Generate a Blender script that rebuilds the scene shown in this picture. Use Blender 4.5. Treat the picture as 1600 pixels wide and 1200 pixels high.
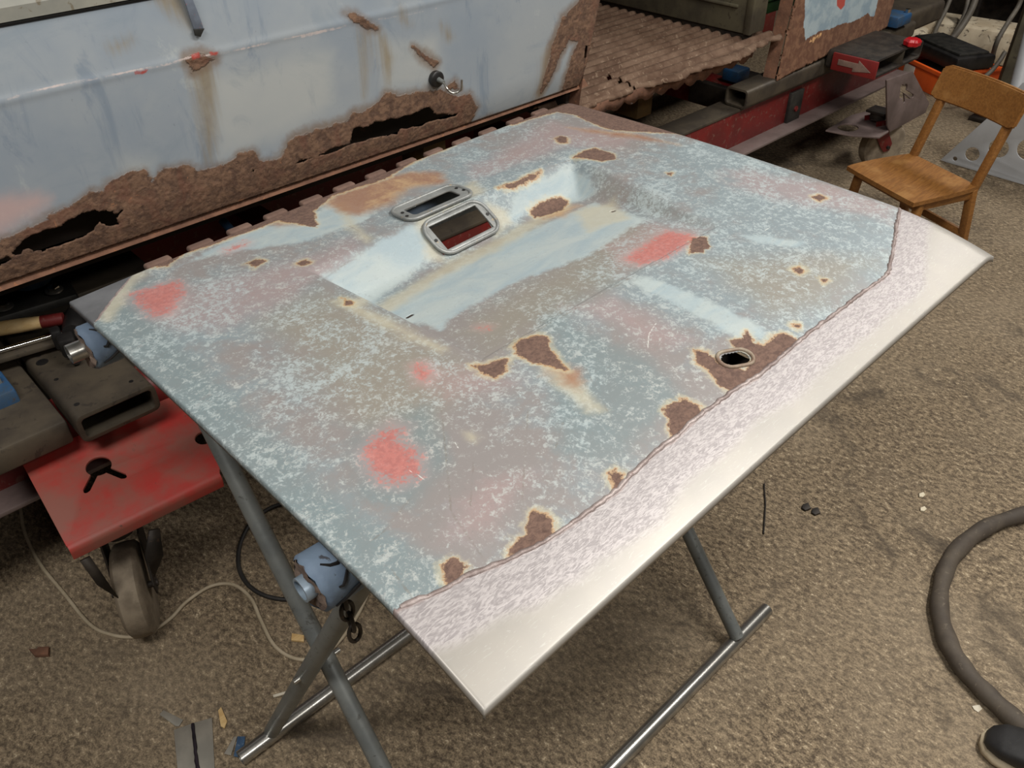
import bpy, bmesh, math, random
import numpy as np
from mathutils import Vector, Matrix

# ------------------------------------------------------------------ scene, camera, light
scene = bpy.context.scene
for o in list(bpy.data.objects): bpy.data.objects.remove(o, do_unlink=True)
COL = scene.collection
random.seed(7); np.random.seed(7)

F = 1300.0; CX, CY = 800.0, 600.0
CAM = np.array([0.0, 0.0, 1.65])
def _dir(v):
    r = np.array([v[0]-CX, -(v[1]-CY), -F]); return r/np.linalg.norm(r)
_ex = _dir((2543, -428.)); _ey = _dir((-766, -400.))
_ez = np.cross(_ex, _ey); _ez /= np.linalg.norm(_ez); _ey = np.cross(_ez, _ex)
R = np.array([_ex, _ey, _ez])
cam_data = bpy.data.cameras.new('camera'); cam = bpy.data.objects.new('camera', cam_data); COL.objects.link(cam)
cam_data.sensor_width = 36; cam_data.lens = F/1600*36; cam_data.clip_start = .02; cam_data.clip_end = 60
M4 = Matrix([list(R[0])+[CAM[0]], list(R[1])+[CAM[1]], list(R[2])+[CAM[2]], [0, 0, 0, 1]])
cam.matrix_world = M4
scene.camera = cam

world = bpy.data.worlds.new('world'); scene.world = world; world.use_nodes = True
bg = world.node_tree.nodes['Background']; bg.inputs[0].default_value = (1.0, .97, .93, 1); bg.inputs[1].default_value = .12
vs = scene.view_settings
vs.view_transform = 'Standard'; vs.look = 'None'; vs.gamma = 1.0; vs.use_curve_mapping = False; vs.exposure = 0.0

def area(name, loc, target, sx, sy, power, color):
    l = bpy.data.lights.new(name, 'AREA'); l.shape = 'RECTANGLE'; l.size = sx; l.size_y = sy; l.energy = power; l.color = color
    o = bpy.data.objects.new(name, l); COL.objects.link(o); o.location = loc
    o.rotation_euler = (Vector(target)-Vector(loc)).to_track_quat('-Z', 'Y').to_euler(); return o
area('ceiling_light_near', (1.9, -.15, 3.15), (1.75, .35, 0), 1.5, .30, 76, (1, .968, .92))
area('ceiling_light_left', (-.75, .35, 3.15), (-.5, .6, 0), 1.5, .30, 50, (1, .968, .92))
area('ceiling_light_front', (.6, -2.0, 3.15), (.8, -1.0, 0), 1.5, .30, 40, (1, .97, .925))
area('ceiling_light_right', (5.1, .5, 3.15), (5.0, .6, 0), 1.5, .30, 62, (1, .962, .905))

# ------------------------------------------------------------------ unprojection helpers (target pixels -> points on real planes)
def ray(px, py): return R @ np.array([px-CX, -(py-CY), -F])
def wz(px, py, z): r = ray(px, py); return CAM + r*((z-CAM[2])/r[2])
def wy(px, py, y): r = ray(px, py); return CAM + r*((y-CAM[1])/r[1])
def wx(px, py, x): r = ray(px, py); return CAM + r*((x-CAM[0])/r[0])

# ------------------------------------------------------------------ shader helpers
def lin(c): return c/12.92 if c <= .04045 else ((c+.055)/1.055)**2.4
def rgb(r, g, b): return (lin(r/255), lin(g/255), lin(b/255), 1)
class NT:
    def __init__(s, name):
        s.m = bpy.data.materials.new(name); s.m.use_nodes = True; s.t = s.m.node_tree
        s.b = s.t.nodes['Principled BSDF']; s.tc = s.t.nodes.new('ShaderNodeTexCoord')
    def put(s, sock, v):
        if isinstance(v, bpy.types.NodeSocket): s.t.links.new(v, sock)
        else: sock.default_value = v
    def n(s, t, **k):
        nd = s.t.nodes.new(t)
        for a, b in k.items(): setattr(nd, a, b)
        return nd
    def math(s, op, a, b=0., clamp=False):
        nd = s.n('ShaderNodeMath', operation=op, use_clamp=clamp); s.put(nd.inputs[0], a); s.put(nd.inputs[1], b); return nd.outputs[0]
    def add(s, a, b): return s.math('ADD', a, b)
    def mul(s, a, b): return s.math('MULTIPLY', a, b)
    def step(s, x, a, b):
        nd = s.n('ShaderNodeMapRange', interpolation_type='SMOOTHSTEP'); s.put(nd.inputs[0], x); s.put(nd.inputs[1], a); s.put(nd.inputs[2], b); return nd.outputs[0]
    def coord(s, scale=(1, 1, 1), rot=(0, 0, 0)):
        mp = s.n('ShaderNodeMapping'); s.t.links.new(s.tc.outputs['Object'], mp.inputs[0]); mp.inputs['Scale'].default_value = scale; mp.inputs['Rotation'].default_value = rot
        return mp.outputs[0]
    def noise(s, scale, detail=4., rough=.55, dist=0., vec=None):
        nd = s.n('ShaderNodeTexNoise'); s.put(nd.inputs['Vector'], vec if vec is not None else s.tc.outputs['Object'])
        nd.inputs['Scale'].default_value = scale; nd.inputs['Detail'].default_value = detail; nd.inputs['Roughness'].default_value = rough; nd.inputs['Distortion'].default_value = dist
        return nd.outputs[0]
    def voro(s, scale, feature='F1', vec=None):
        nd = s.n('ShaderNodeTexVoronoi', feature=feature); s.put(nd.inputs['Vector'], vec if vec is not None else s.tc.outputs['Object']); nd.inputs['Scale'].default_value = scale
        return nd.outputs[0]
    def mix(s, f, a, b):
        nd = s.n('ShaderNodeMix', data_type='RGBA'); s.put(nd.inputs[0], f); s.put(nd.inputs[6], a); s.put(nd.inputs[7], b); return nd.outputs[2]
    def attr(s, name): nd = s.n('ShaderNodeAttribute', attribute_name=name); return nd.outputs['Fac']
    def bump(s, h, strength, dist=.002):
        nd = s.n('ShaderNodeBump'); nd.inputs['Strength'].default_value = strength; nd.inputs['Distance'].default_value = dist; s.put(nd.inputs['Height'], h); s.t.links.new(nd.outputs[0], s.b.inputs['Normal'])
    def out(s, col=None, rough=None, metal=None):
        if col is not None: s.put(s.b.inputs['Base Color'], col)
        if rough is not None: s.put(s.b.inputs['Roughness'], rough)
        if metal is not None: s.put(s.b.inputs['Metallic'], metal)
        return s.m

def worn(name, c1, c2, rough=.6, metal=0., scale=12, spots=None, spot_amt=.62, bump=.15, bscale=80):
    t = NT(name); n1 = t.noise(scale, 6, .6); c = t.mix(t.step(n1, .35, .65), rgb(*c1), rgb(*c2))
    if spots: c = t.mix(t.mul(t.step(t.noise(scale*4.3, 6, .65, .6), spot_amt, spot_amt+.06), .8), c, rgb(*spots))
    if bump: t.bump(t.noise(bscale, 4), bump)
    r = t.math('ADD', rough-.08, t.mul(n1, .16))
    return t.out(c, r, metal)

# ------------------------------------------------------------------ mesh helpers
def finish(me, smooth=True, angle=35):
    if smooth:
        me.polygons.foreach_set('use_smooth', [True]*len(me.polygons))
        me.set_sharp_from_angle(angle=math.radians(angle))
def link(name, me, mat, parent=None, smooth=True, angle=35):
    if mat: me.materials.append(mat)
    finish(me, smooth, angle)
    o = bpy.data.objects.new(name, me); COL.objects.link(o)
    if parent is not None: attach(o, parent)
    return o
def origin_of(o):
    p = np.array(o.location)
    while o.parent is not None: o = o.parent; p = p+np.array(o.location)
    return p
def attach(o, parent):       # parents sit unrotated: meshes are authored in world space, then shifted
    b = origin_of(parent); o.parent = parent
    if o.type == 'MESH' and tuple(o.location) == (0, 0, 0): o.data.transform(Matrix.Translation(-Vector(b)))
    else: o.location = Vector(np.array(o.location)-b)
def pyd(name, v, f, mat, parent=None, smooth=True, angle=35):
    me = bpy.data.meshes.new(name); me.from_pydata([tuple(map(float, p)) for p in v], [], f); me.update(); return link(name, me, mat, parent, smooth, angle)
def from_bm(name, bm, mat, parent=None, smooth=True, angle=35):
    bmesh.ops.recalc_face_normals(bm, faces=bm.faces)
    me = bpy.data.meshes.new(name); bm.to_mesh(me); bm.free(); return link(name, me, mat, parent, smooth, angle)
def tag(o, label, cat, group=None):
    o['label'] = label; o['category'] = cat
    if group: o['group'] = group
    return o
def thing(name, loc, label, cat, group=None):
    o = bpy.data.objects.new(name, None); COL.objects.link(o); o.location = tuple(map(float, loc)); o.empty_display_size = .05
    return tag(o, label, cat, group)
def rebase(o, loc=None):     # move a top-level mesh's origin to its base
    me = o.data; n = len(me.vertices); a = np.empty(n*3); me.vertices.foreach_get('co', a); a = a.reshape(-1, 3)
    b = np.array(loc) if loc is not None else np.array([a[:, 0].mean(), a[:, 1].mean(), a[:, 2].min()])
    me.transform(Matrix.Translation(-Vector(b))); o.location = Vector(b); return o

def bm_box(bm, c, s, rot=None, bev=.004, seg=2):
    r = bmesh.ops.create_cube(bm, size=1.0); vs_ = r['verts']
    for v in vs_: v.co = Vector((v.co.x*s[0], v.co.y*s[1], v.co.z*s[2]))
    es = list({e for v in vs_ for e in v.link_edges})
    if bev:
        b = bmesh.ops.bevel(bm, geom=es, offset=min(bev, min(s)*.45), segments=seg, affect='EDGES', profile=.5); vs_ = list({v for f in b['faces'] for v in f.verts} | {v for v in vs_ if v.is_valid})
    m = Matrix.Translation(Vector(c)) @ (rot.to_4x4() if rot is not None else Matrix.Identity(4))
    for v in vs_: v.co = m @ v.co
def box(name, c, s, mat, parent=None, rot=None, bev=.004):
    bm = bmesh.new(); bm_box(bm, c, s, rot, bev); return from_bm(name, bm, mat, parent)
def rot_axes(x, z=(0, 0, 1)):
    x = Vector(x).normalized(); z = Vector(z); y = z.cross(x).normalized(); z = x.cross(y); return Matrix((x, y, z)).transposed()

def smooth_path(pts, n=8):
    p = [np.array(q, float) for q in pts]; p = [2*p[0]-p[1]]+p+[2*p[-1]-p[-2]]; out = []
    for i in range(1, len(p)-2):
        for k in range(n):
            t = k/n; out.append(.5*((2*p[i])+(-p[i-1]+p[i+1])*t+(2*p[i-1]-5*p[i]+4*p[i+1]-p[i+2])*t*t+(-p[i-1]+3*p[i]-3*p[i+1]+p[i+2])*t**3))
    out.append(p[-2]); return out
def tube_geo(pts, rad, seg=14, hollow=None, closed=False):
    P = [np.array(p, float) for p in pts]; n = len(P); rad = rad if hasattr(rad, '__len__') else [rad]*n
    V = []; Fc = []; prev = None
    for i in range(n):
        if closed: t = P[(i+1) % n]-P[i-1]
        else: t = P[min(i+1, n-1)]-P[max(i-1, 0)]
        t = t/np.linalg.norm(t)
        if prev is None:
            a = np.array([0, 0, 1.]) if abs(t[2]) < .9 else np.array([1., 0, 0]); u = np.cross(t, a)
        else: u = prev-t*(prev@t)
        u /= np.linalg.norm(u); w = np.cross(t, u); prev = u
        for k in range(seg):
            a = 2*math.pi*k/seg; V.append(P[i]+rad[i]*(math.cos(a)*u+math.sin(a)*w))
    for i in range(n if closed else n-1):
        j = (i+1) % n
        for k in range(seg):
            k2 = (k+1) % seg; Fc.append((i*seg+k, i*seg+k2, j*seg+k2, j*seg+k))
    if not closed:
        if hollow:
            m = len(V)
            Vi, Fi = tube_geo_inner(P, [r-hollow for r in rad], seg)
            V += Vi; Fc += [tuple(m+q for q in reversed(f)) for f in Fi]
            for k in range(seg):
                k2 = (k+1) % seg; Fc.append((k2, k, m+k, m+k2)); b = (n-1)*seg; Fc.append((b+k, b+k2, m+b+k2, m+b+k))
        else:
            Fc.append(tuple(range(seg-1, -1, -1))); Fc.append(tuple(range((n-1)*seg, n*seg)))
    return V, Fc
def tube_geo_inner(P, rad, seg):
    V, Fc = tube_geo(P, rad, seg); return V, Fc[:-2]
def tube(name, pts, rad, mat, parent=None, seg=14, hollow=None, closed=False, angle=50):
    v, f = tube_geo(pts, rad, seg, hollow, closed); return pyd(name, v, f, mat, parent, True, angle)

def plate(name, outer, holes, thick, M, mat, parent=None, bev=.0015):
    """flat sheet cut to an outline with real holes; outline in local xy, M places it, thickness towards -z"""
    cu = bpy.data.curves.new(name, 'CURVE'); cu.dimensions = '2D'; cu.fill_mode = 'BOTH'; cu.extrude = thick/2-bev; cu.bevel_depth = bev; cu.bevel_resolution = 1
    for poly in [outer]+holes:
        sp = cu.splines.new('POLY'); sp.points.add(len(poly)-1); sp.use_cyclic_u = True
        for q, p in zip(sp.points, poly): q.co = (p[0], p[1], 0, 1)
    ob = bpy.data.objects.new(name, cu); COL.objects.link(ob)
    me = bpy.data.meshes.new_from_object(ob); bpy.data.objects.remove(ob)
    me.transform(Matrix.Translation((0, 0, -thick/2))); me.transform(M); me.name = name
    bm = bmesh.new(); bm.from_mesh(me); bmesh.ops.remove_doubles(bm, verts=bm.verts, dist=1e-5); bmesh.ops.recalc_face_normals(bm, faces=bm.faces); bm.to_mesh(me); bm.free()
    me.materials.clear()
    return link(name, me, mat, parent, True, 30)
def frame3(o, x, y):         # matrix from origin, x direction, y hint
    x = Vector(x).normalized(); y = Vector(y); z = x.cross(y).normalized(); y = z.cross(x)
    m = Matrix((x, y, z)).transposed().to_4x4(); m.translation = Vector(o); return m
def rrect(w, h, r, n=5, c=(0, 0)):
    o = []
    for sx, sy, a0 in ((1, 1, 0), (-1, 1, 90), (-1, -1, 180), (1, -1, 270)):
        for k in range(n+1):
            a = math.radians(a0+90*k/n); o.append((c[0]+sx*(w/2-r)+r*math.cos(a), c[1]+sy*(h/2-r)+r*math.sin(a)))
    return o
def circ(r, c=(0, 0), n=20, ry=None): return [(c[0]+r*math.cos(2*math.pi*k/n), c[1]+(ry or r)*math.sin(2*math.pi*k/n)) for k in range(n)]
def lobed(c, r, slots):      # round hole with slots running out of it: (angle deg, length, half width)
    pts = []; sl = sorted((math.radians(a) % (2*math.pi), L, w) for a, L, w in slots)
    ang = 0; N = 40; ks = [2*math.pi*k/N for k in range(N)]
    for a in ks:
        if any(abs((a-s+math.pi) % (2*math.pi)-math.pi) < math.asin(w/r)*1.05 for s, L, w in sl): continue
        pts.append((a, (c[0]+r*math.cos(a), c[1]+r*math.sin(a))))
    for s, L, w in sl:
        d = np.array([math.cos(s), math.sin(s)]); e = np.array([-d[1], d[0]]); cc = np.array(c); q = math.asin(w/r)
        seq = [cc+d*math.sqrt(r*r-w*w)-e*w, cc+d*L-e*w, cc+d*(L+w*.8)-e*w*.5, cc+d*(L+w), cc+d*(L+w*.8)+e*w*.5, cc+d*L+e*w, cc+d*math.sqrt(r*r-w*w)+e*w]
        for i, p in enumerate(seq): pts.append((s-q+2*q*i/6, tuple(p)))
    pts.sort(key=lambda t: t[0]); return [p for a, p in pts]

# signed distance (positive inside) from points to polygons, vectorised
def seg_dist(P, poly, closed=True):
    d = np.full(len(P), 1e9); n = len(poly)
    for i in range(n if closed else n-1):
        a = np.array(poly[i]); b = np.array(poly[(i+1) % n]); ab = b-a; t = np.clip(((P-a)@ab)/max(ab@ab, 1e-12), 0, 1)
        d = np.minimum(d, np.hypot(*(P-a-t[:, None]*ab).T))
    return d
def inside(P, poly):
    c = np.zeros(len(P), bool); n = len(poly); x, y = P[:, 0], P[:, 1]
    for i in range(n):
        x1, y1 = poly[i]; x2, y2 = poly[(i+1) % n]
        if y1 == y2: continue
        c ^= ((y1 > y) != (y2 > y)) & (x < (x2-x1)*(y-y1)/(y2-y1)+x1)
    return c
def sdf(P, polys, pad=.12):
    out = np.full(len(P), -pad)
    for poly in polys:
        q = np.array(poly); lo = q.min(0)-pad; hi = q.max(0)+pad
        m = np.all((P > lo) & (P < hi), 1)
        if not m.any(): continue
        s = P[m]; d = seg_dist(s, poly); d = np.where(inside(s, poly), d, -d); out[m] = np.maximum(out[m], d)
    return np.clip(out, -pad, pad)
def ldf(P, lines, pad=.06):
    out = np.full(len(P), pad)
    for ln in lines:
        q = np.array(ln); m = np.all((P > q.min(0)-pad) & (P < q.max(0)+pad), 1)
        if m.any(): out[m] = np.minimum(out[m], seg_dist(P[m], ln, False))
    return out
def setattrs(me, d):
    for k, v in d.items():
        a = me.attributes.new(k, 'FLOAT', 'POINT'); a.data.foreach_set('value', np.ascontiguousarray(v, np.float32))

# ------------------------------------------------------------------ materials
def mat_floor():
    t = NT('concrete_floor')
    big = t.noise(1.1, 4, .6); mid = t.noise(8, 6, .7, .4); v = t.coord((1, .6, 1), (0, 0, .75))
    fine = t.noise(95, 6, .72, .25, v); grit = t.noise(260, 3, .7)
    sp = t.add(fine, t.mul(t.add(grit, -.5), .5))
    c = t.mix(t.step(sp, .34, .66), rgb(70, 58, 44), rgb(150, 132, 106))
    c = t.mix(t.mul(t.step(t.add(sp, t.mul(t.add(mid, -.5), .25)), .60, .72), .85), c, rgb(212, 196, 166))
    c = t.mix(t.mul(t.step(mid, .50, .74), .55), c, rgb(98, 85, 69))
    c = t.mix(t.mul(t.step(big, .42, .68), .35), c, rgb(156, 141, 119))
    c = t.mix(t.mul(t.step(t.noise(3.3, 6, .7, 1.), .55, .68), .65), c, rgb(66, 57, 47))
    t.bump(t.add(t.mul(fine, .7), t.mul(grit, .4)), .6, .004)
    return t.out(c, .88)
M_floor = mat_floor()
STEEL = worn('grey_steel_tube', (112, 116, 115), (130, 133, 130), .42, .3, 14, (92, 92, 88), .60, .06)
STEEL_BRIGHT = worn('bright_steel', (190, 188, 182), (160, 158, 152), .28, .9, 20, None, .6, .05)
CHROME = worn('chrome', (220, 218, 212), (200, 198, 192), .12, 1., 8, None, .6, 0)
BLACK = worn('black_plastic', (22, 21, 21), (34, 32, 31), .45, 0, 20, None, .6, .05)
JIG_RED_SHADED = worn('jig_red_shaded_paint', (112, 26, 24), (94, 28, 26), .45, 0, 9, (112, 76, 66), .57, .08)  # red darkened to put the shade under the van into the beam colour
JIG_RED_WORN = worn('jig_red_worn_paint', (186, 54, 48), (150, 92, 80), .5, 0, 7, (92, 70, 62), .66, .10)
JIG_GREY = worn('jig_grey_steel', (88, 79, 66), (66, 59, 51), .55, .35, 8, (58, 52, 46), .60, .12)
JIG_MAUVE = worn('jig_worn_bracket_steel', (124, 108, 104), (104, 90, 86), .55, .2, 8, (134, 70, 66), .66, .1)
DARKPLATE = worn('dark_steel_plate', (48, 48, 46), (66, 64, 60), .5, .5, 20, (96, 88, 76), .64, .12)
BLUE_STEEL = worn('blue_painted_steel', (38, 78, 118), (52, 72, 92), .5, 0, 16, (70, 62, 54), .6, .1)
RUBBER = worn('dusty_grey_rubber', (142, 129, 110), (116, 104, 88), .8, 0, 22, (150, 138, 118), .62, .2)
DARKIRON = worn('dark_iron', (40, 36, 33), (62, 55, 48), .6, .3, 20, (84, 64, 48), .62, .15)
RUST = worn('brown_rust', (96, 66, 50), (124, 88, 68), .9, 0, 16, (148, 98, 66), .60, .6, 120)
OLIVE = worn('olive_grey_steel', (88, 82, 64), (66, 60, 48), .65, .1, 8, (52, 44, 34), .6, .12)
def mat_wood(name, a, b, c_):
    t = NT(name); v = t.coord((3, 26, 26)); g = t.noise(5, 6, .65, .8, v); w = t.noise(9, 5, .6)
    c = t.mix(t.step(g, .35, .65), rgb(*a), rgb(*b)); c = t.mix(t.mul(t.step(w, .52, .72), .7), c, rgb(*c_)); t.bump(g, .12); return t.out(c, .5)
WOOD = mat_wood('varnished_wood', (148, 101, 50), (124, 82, 40), (166, 122, 70))
WOOD_PALE = mat_wood('pale_ash_wood', (206, 176, 124), (190, 156, 104), (214, 190, 144))

def mat_panel_paint():
    t = NT('worn_blue_grey_tailgate_paint')
    n1 = t.noise(3.2, 5, .6); n2 = t.noise(15, 7, .66, .4); n3 = t.noise(52, 8, .70, .5); fine = t.noise(170, 4, .6)
    n4 = t.noise(130, 6, .72, .4, t.coord((1, 1.4, 1), (0, 0, .4)))
    blue, tan, pink, cream, teal = t.attr('blue'), t.attr('tan'), t.attr('pink'), t.attr('cream'), t.attr('teal')
    rust, red, orange, scr, dsc = t.attr('rust'), t.attr('red'), t.attr('orange'), t.attr('scratch'), t.attr('darkline')
    w2 = t.add(n2, -.5); w3 = t.add(n3, -.5); w4 = t.add(n4, -.5)
    c = t.mix(t.step(t.add(n1, t.mul(w2, .6)), .38, .62), rgb(132, 127, 125), rgb(126, 137, 141))
    c = t.mix(t.mul(t.step(t.add(tan, t.mul(w2, .10)), -.03, .05), .8), c, rgb(134, 129, 118))
    c = t.mix(t.mul(t.step(t.add(pink, t.mul(w2, .12)), -.025, .03), .6), c, rgb(154, 133, 131))
    c = t.mix(t.mul(t.step(t.add(teal, t.mul(w2, .05)), -.03, .012), .75), c, rgb(114, 127, 129))
    # lacy remains of the pale top coat, some areas dense and some nearly bare
    l1 = t.add(t.noise(120, 6, .72, .5), -.5); l2 = t.add(t.noise(330, 4, .7, .3), -.5); dens = t.add(t.noise(6, 4, .6), -.5)
    lace = t.add(t.add(t.mul(l1, .95), t.mul(l2, .50)), t.add(t.mul(w3, .45), t.add(t.mul(w2, .40), t.mul(dens, .30))))
    lm = t.mul(t.step(lace, -.02, .17), .72)
    c = t.mix(lm, c, t.mix(t.step(dens, -.1, .1), rgb(176, 179, 175), rgb(170, 181, 182)))
    c = t.mix(t.mul(t.step(t.add(l2, t.mul(l1, -.6)), .08, .22), .40), c, rgb(122, 120, 118))
    c = t.mix(t.mul(t.step(t.add(t.mul(w4, .8), t.mul(w2, .6)), .10, .18), .45), c, rgb(128, 128, 128))
    # places where the blue coat is whole
    nb = t.step(t.add(blue, t.mul(w3, .035)), -.006, .010)
    cb = t.mix(t.step(t.noise(7, 5, .6, .8, t.coord((1, 3, 1), (0, 0, .05))), .35, .65), rgb(150, 166, 172), rgb(168, 178, 177))
    cb = t.mix(t.mul(t.step(t.add(w4, t.mul(fine, .3)), .24, .32), .6), cb, rgb(144, 152, 153))
    c = t.mix(t.mul(nb, .88), c, cb)
    cm = t.mul(t.step(t.add(cream, t.mul(w2, .05)), -.014, .012), .7)
    c = t.mix(cm, c, t.mix(n3, rgb(168, 159, 134), rgb(186, 182, 164)))
    om = t.step(t.add(orange, t.add(t.mul(w2, .07), t.mul(w3, .02))), -.02, .02)
    c = t.mix(t.mul(om, .85), c, t.mix(t.step(t.add(n2, t.mul(fine, .25)), .50, .72), rgb(178, 144, 104), rgb(144, 102, 74)))
    rs = t.add(rust, t.add(t.mul(w3, .022), t.mul(w4, .014)))
    c = t.mix(t.mul(t.step(t.add(rs, t.mul(w2, .03)), -.011, -.002), .5), c, rgb(190, 182, 152))
    c = t.mix(t.mul(t.step(t.add(rs, t.mul(w2, .012)), -.004, -.0005), .7), c, rgb(166, 124, 78))
    # bare red primer, scuffed through in specks
    c = t.mix(t.mul(t.step(t.add(red, t.mul(w2, .03)), -.024, .006), .32), c, rgb(184, 150, 146))
    rp = t.step(t.add(red, t.add(t.mul(w3, .045), t.add(t.mul(l1, .07), t.mul(l2, .03)))), -.006, .010)
    c = t.mix(t.mul(rp, .64), c, t.mix(t.step(fine, .4, .6), rgb(188, 96, 84), rgb(170, 80, 70)))
    rm = t.step(rs, -.0012, .0012)
    rc = t.mix(t.step(t.add(n4, t.mul(n3, .4)), .55, .85), rgb(86, 66, 58), rgb(112, 88, 76))
    rc = t.mix(t.mul(t.step(t.noise(130, 5, .7), .58, .68), .6), rc, rgb(74, 53, 45))
    c = t.mix(rm, c, rc)
    s = t.add(scr, t.mul(t.add(fine, -.5), .0012)); c = t.mix(t.mul(t.math('SUBTRACT', 1, t.step(s, .0004, .0012)), .6), c, rgb(216, 218, 212))
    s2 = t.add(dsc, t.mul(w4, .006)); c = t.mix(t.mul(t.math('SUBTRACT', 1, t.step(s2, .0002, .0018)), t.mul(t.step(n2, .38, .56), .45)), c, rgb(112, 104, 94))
    h = t.add(t.mul(lm, .4), t.mul(fine, .25)); h = t.add(h, t.mul(rm, t.mul(n4, 1.3))); t.bump(h, .30, .0012)
    return t.out(c, t.add(t.mul(rm, .42), t.add(.42, t.mul(n3, .12))))
M_panel = mat_panel_paint()

def mat_skirt():
    t = NT('bare_ground_sheet_steel')
    d = t.attr('seamd'); n2 = t.noise(9, 5, .6); n3 = t.noise(40, 6, .6, .5)
    g = t.math('SUBTRACT', 1, t.step(t.add(d, t.mul(t.add(n2, -.5), .040)), .044, .066))
    # arcs left by the grinder: two families of short bowed strokes
    w1 = t.n('ShaderNodeTexNoise'); t.put(w1.inputs['Vector'], t.coord((75, 260, 1), (0, 0, -.95))); w1.inputs['Scale'].default_value = 1.; w1.inputs['Detail'].default_value = 3; w1.inputs['Distortion'].default_value = 1.4
    w2 = t.n('ShaderNodeTexNoise'); t.put(w2.inputs['Vector'], t.coord((75, 250, 1), (0, 0, .25))); w2.inputs['Scale'].default_value = 1.; w2.inputs['Detail'].default_value = 3; w2.inputs['Distortion'].default_value = 1.8
    sw = t.add(t.mul(w1.outputs[0], .5), t.mul(w2.outputs[0], .5))
    fine = t.noise(500, 2)
    c1 = t.mix(t.step(n2, .3, .7), rgb(158, 153, 145), rgb(150, 146, 140))
    c1 = t.mix(t.mul(t.step(t.noise(30, 6, .75, 2.5, t.coord((1, 7, 1), (0, 0, .9))), .59, .63), .75), c1, rgb(170, 168, 163))
    c2 = t.mix(t.step(sw, .40, .60), rgb(144, 138, 138), rgb(174, 168, 167))
    c = t.mix(g, c1, c2)
    edge = t.mul(t.math('SUBTRACT', 1, t.step(t.add(d, t.mul(t.add(n3, -.5), .010)), .001, .006)), .6); c = t.mix(edge, c, rgb(150, 128, 122))
    t.bump(t.add(t.mul(t.mul(sw, g), 1.3), t.mul(n3, .10)), .28, .0012)
    r = t.add(.42, t.mul(g, .08))
    return t.out(c, r, .22)
M_skirt = mat_skirt()
M_patch = worn('grey_bare_patch_steel', (112, 112, 114), (132, 132, 134), .38, .5, 12, (150, 150, 150), .64, .06)
M_bead = worn('ground_weld_bead', (160, 148, 144), (122, 108, 104), .5, .3, 40, (92, 66, 58), .60, .5, 160)

# ------------------------------------------------------------------ the setting
def struct(name, v, f, mat):
    o = pyd(name, v, f, mat, None, False); o['kind'] = 'structure'; return o
struct('floor', [(-4, -3, 0), (9, -3, 0), (9, 6, 0), (-4, 6, 0), (-4, -3, -.1), (9, -3, -.1), (9, 6, -.1), (-4, 6, -.1)], [(0, 1, 2, 3), (4, 7, 6, 5), (0, 4, 5, 1), (1, 5, 6, 2), (2, 6, 7, 3), (3, 7, 4, 0)], M_floor)
M_wall = worn('dark_workshop_wall', (42, 36, 31), (56, 48, 41), .9, 0, 3, (30, 26, 23), .58, .3)
def slab(name, lo, hi, mat):
    (a, b, c), (d, e, f) = lo, hi
    return struct(name, [(a, b, c), (d, b, c), (d, e, c), (a, e, c), (a, b, f), (d, b, f), (d, e, f), (a, e, f)], [(3, 2, 1, 0), (4, 5, 6, 7), (0, 1, 5, 4), (1, 2, 6, 5), (2, 3, 7, 6), (3, 0, 4, 7)], mat)
M_wall2 = worn('grey_workshop_wall', (104, 98, 90), (92, 86, 78), .9, 0, 3, (76, 70, 62), .62, .2)
slab('wall_back', (-4, 5.2, 0), (9, 5.3, 3.4), M_wall); slab('wall_right', (7.6, -3, 0), (7.7, 5.2, 3.4), M_wall)
slab('wall_left', (-4.1, -3, 0), (-4, 5.2, 3.4), M_wall2); slab('wall_front', (-4, -3.1, 0), (7.7, -3, 3.4), M_wall2)
slab('ceiling', (-4.1, -3.1, 3.4), (9, 5.3, 3.5), M_wall2)

# ------------------------------------------------------------------ tailgate panel on the stand
PA = np.array([.255, 1.261]); PB = np.array([.268, .326]); PC = np.array([1.476, .3525]); PD = np.array([1.4625, 1.325])
ZP = .967
def inv_st(x, y):            # panel parameters of a point (near-rectangle: two Newton-like passes)
    s = np.full_like(x, .5); t = np.full_like(x, .5)
    for _ in range(4):
        xl = PB[0]+(PA[0]-PB[0])*t; xr = PC[0]+(PD[0]-PC[0])*t; s = (x-xl)/(xr-xl)
        yn = PB[1]+(PC[1]-PB[1])*s; yf = PA[1]+(PD[1]-PA[1])*s; t = (y-yn)/(yf-yn)
    return s, t
def fit(ps):                 # y = a + b x through points
    ps = np.array(ps); b, a = np.polyfit(ps[:, 0], ps[:, 1], 1); return a, b
DMAX = .046
rimL = fit([wz(*p, .977)[:2] for p in ((500, 424), (640, 346), (735, 312), (885, 252))])
creL = fit([wz(*p, .977-DMAX)[:2] for p in ((555, 478), (667, 435), (780, 372), (830, 347))])
frtL = fit([wz(*p, .977)[:2] for p in ((750, 567), (930, 466), (1105, 366))])
lft = np.polyfit([wz(*p, .977)[1] for p in ((492, 430), (750, 565))], [wz(*p, .977)[0] for p in ((492, 430), (750, 565))], 1)
rgt = np.polyfit([wz(*p, .977)[1] for p in ((915, 256), (1107, 354))], [wz(*p, .977)[0] for p in ((915, 256), (1107, 354))], 1)
def smin(a, b, k): h = np.clip(.5+.5*(b-a)/k, 0, 1); return b+(a-b)*h-k*h*(1-h)
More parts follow.
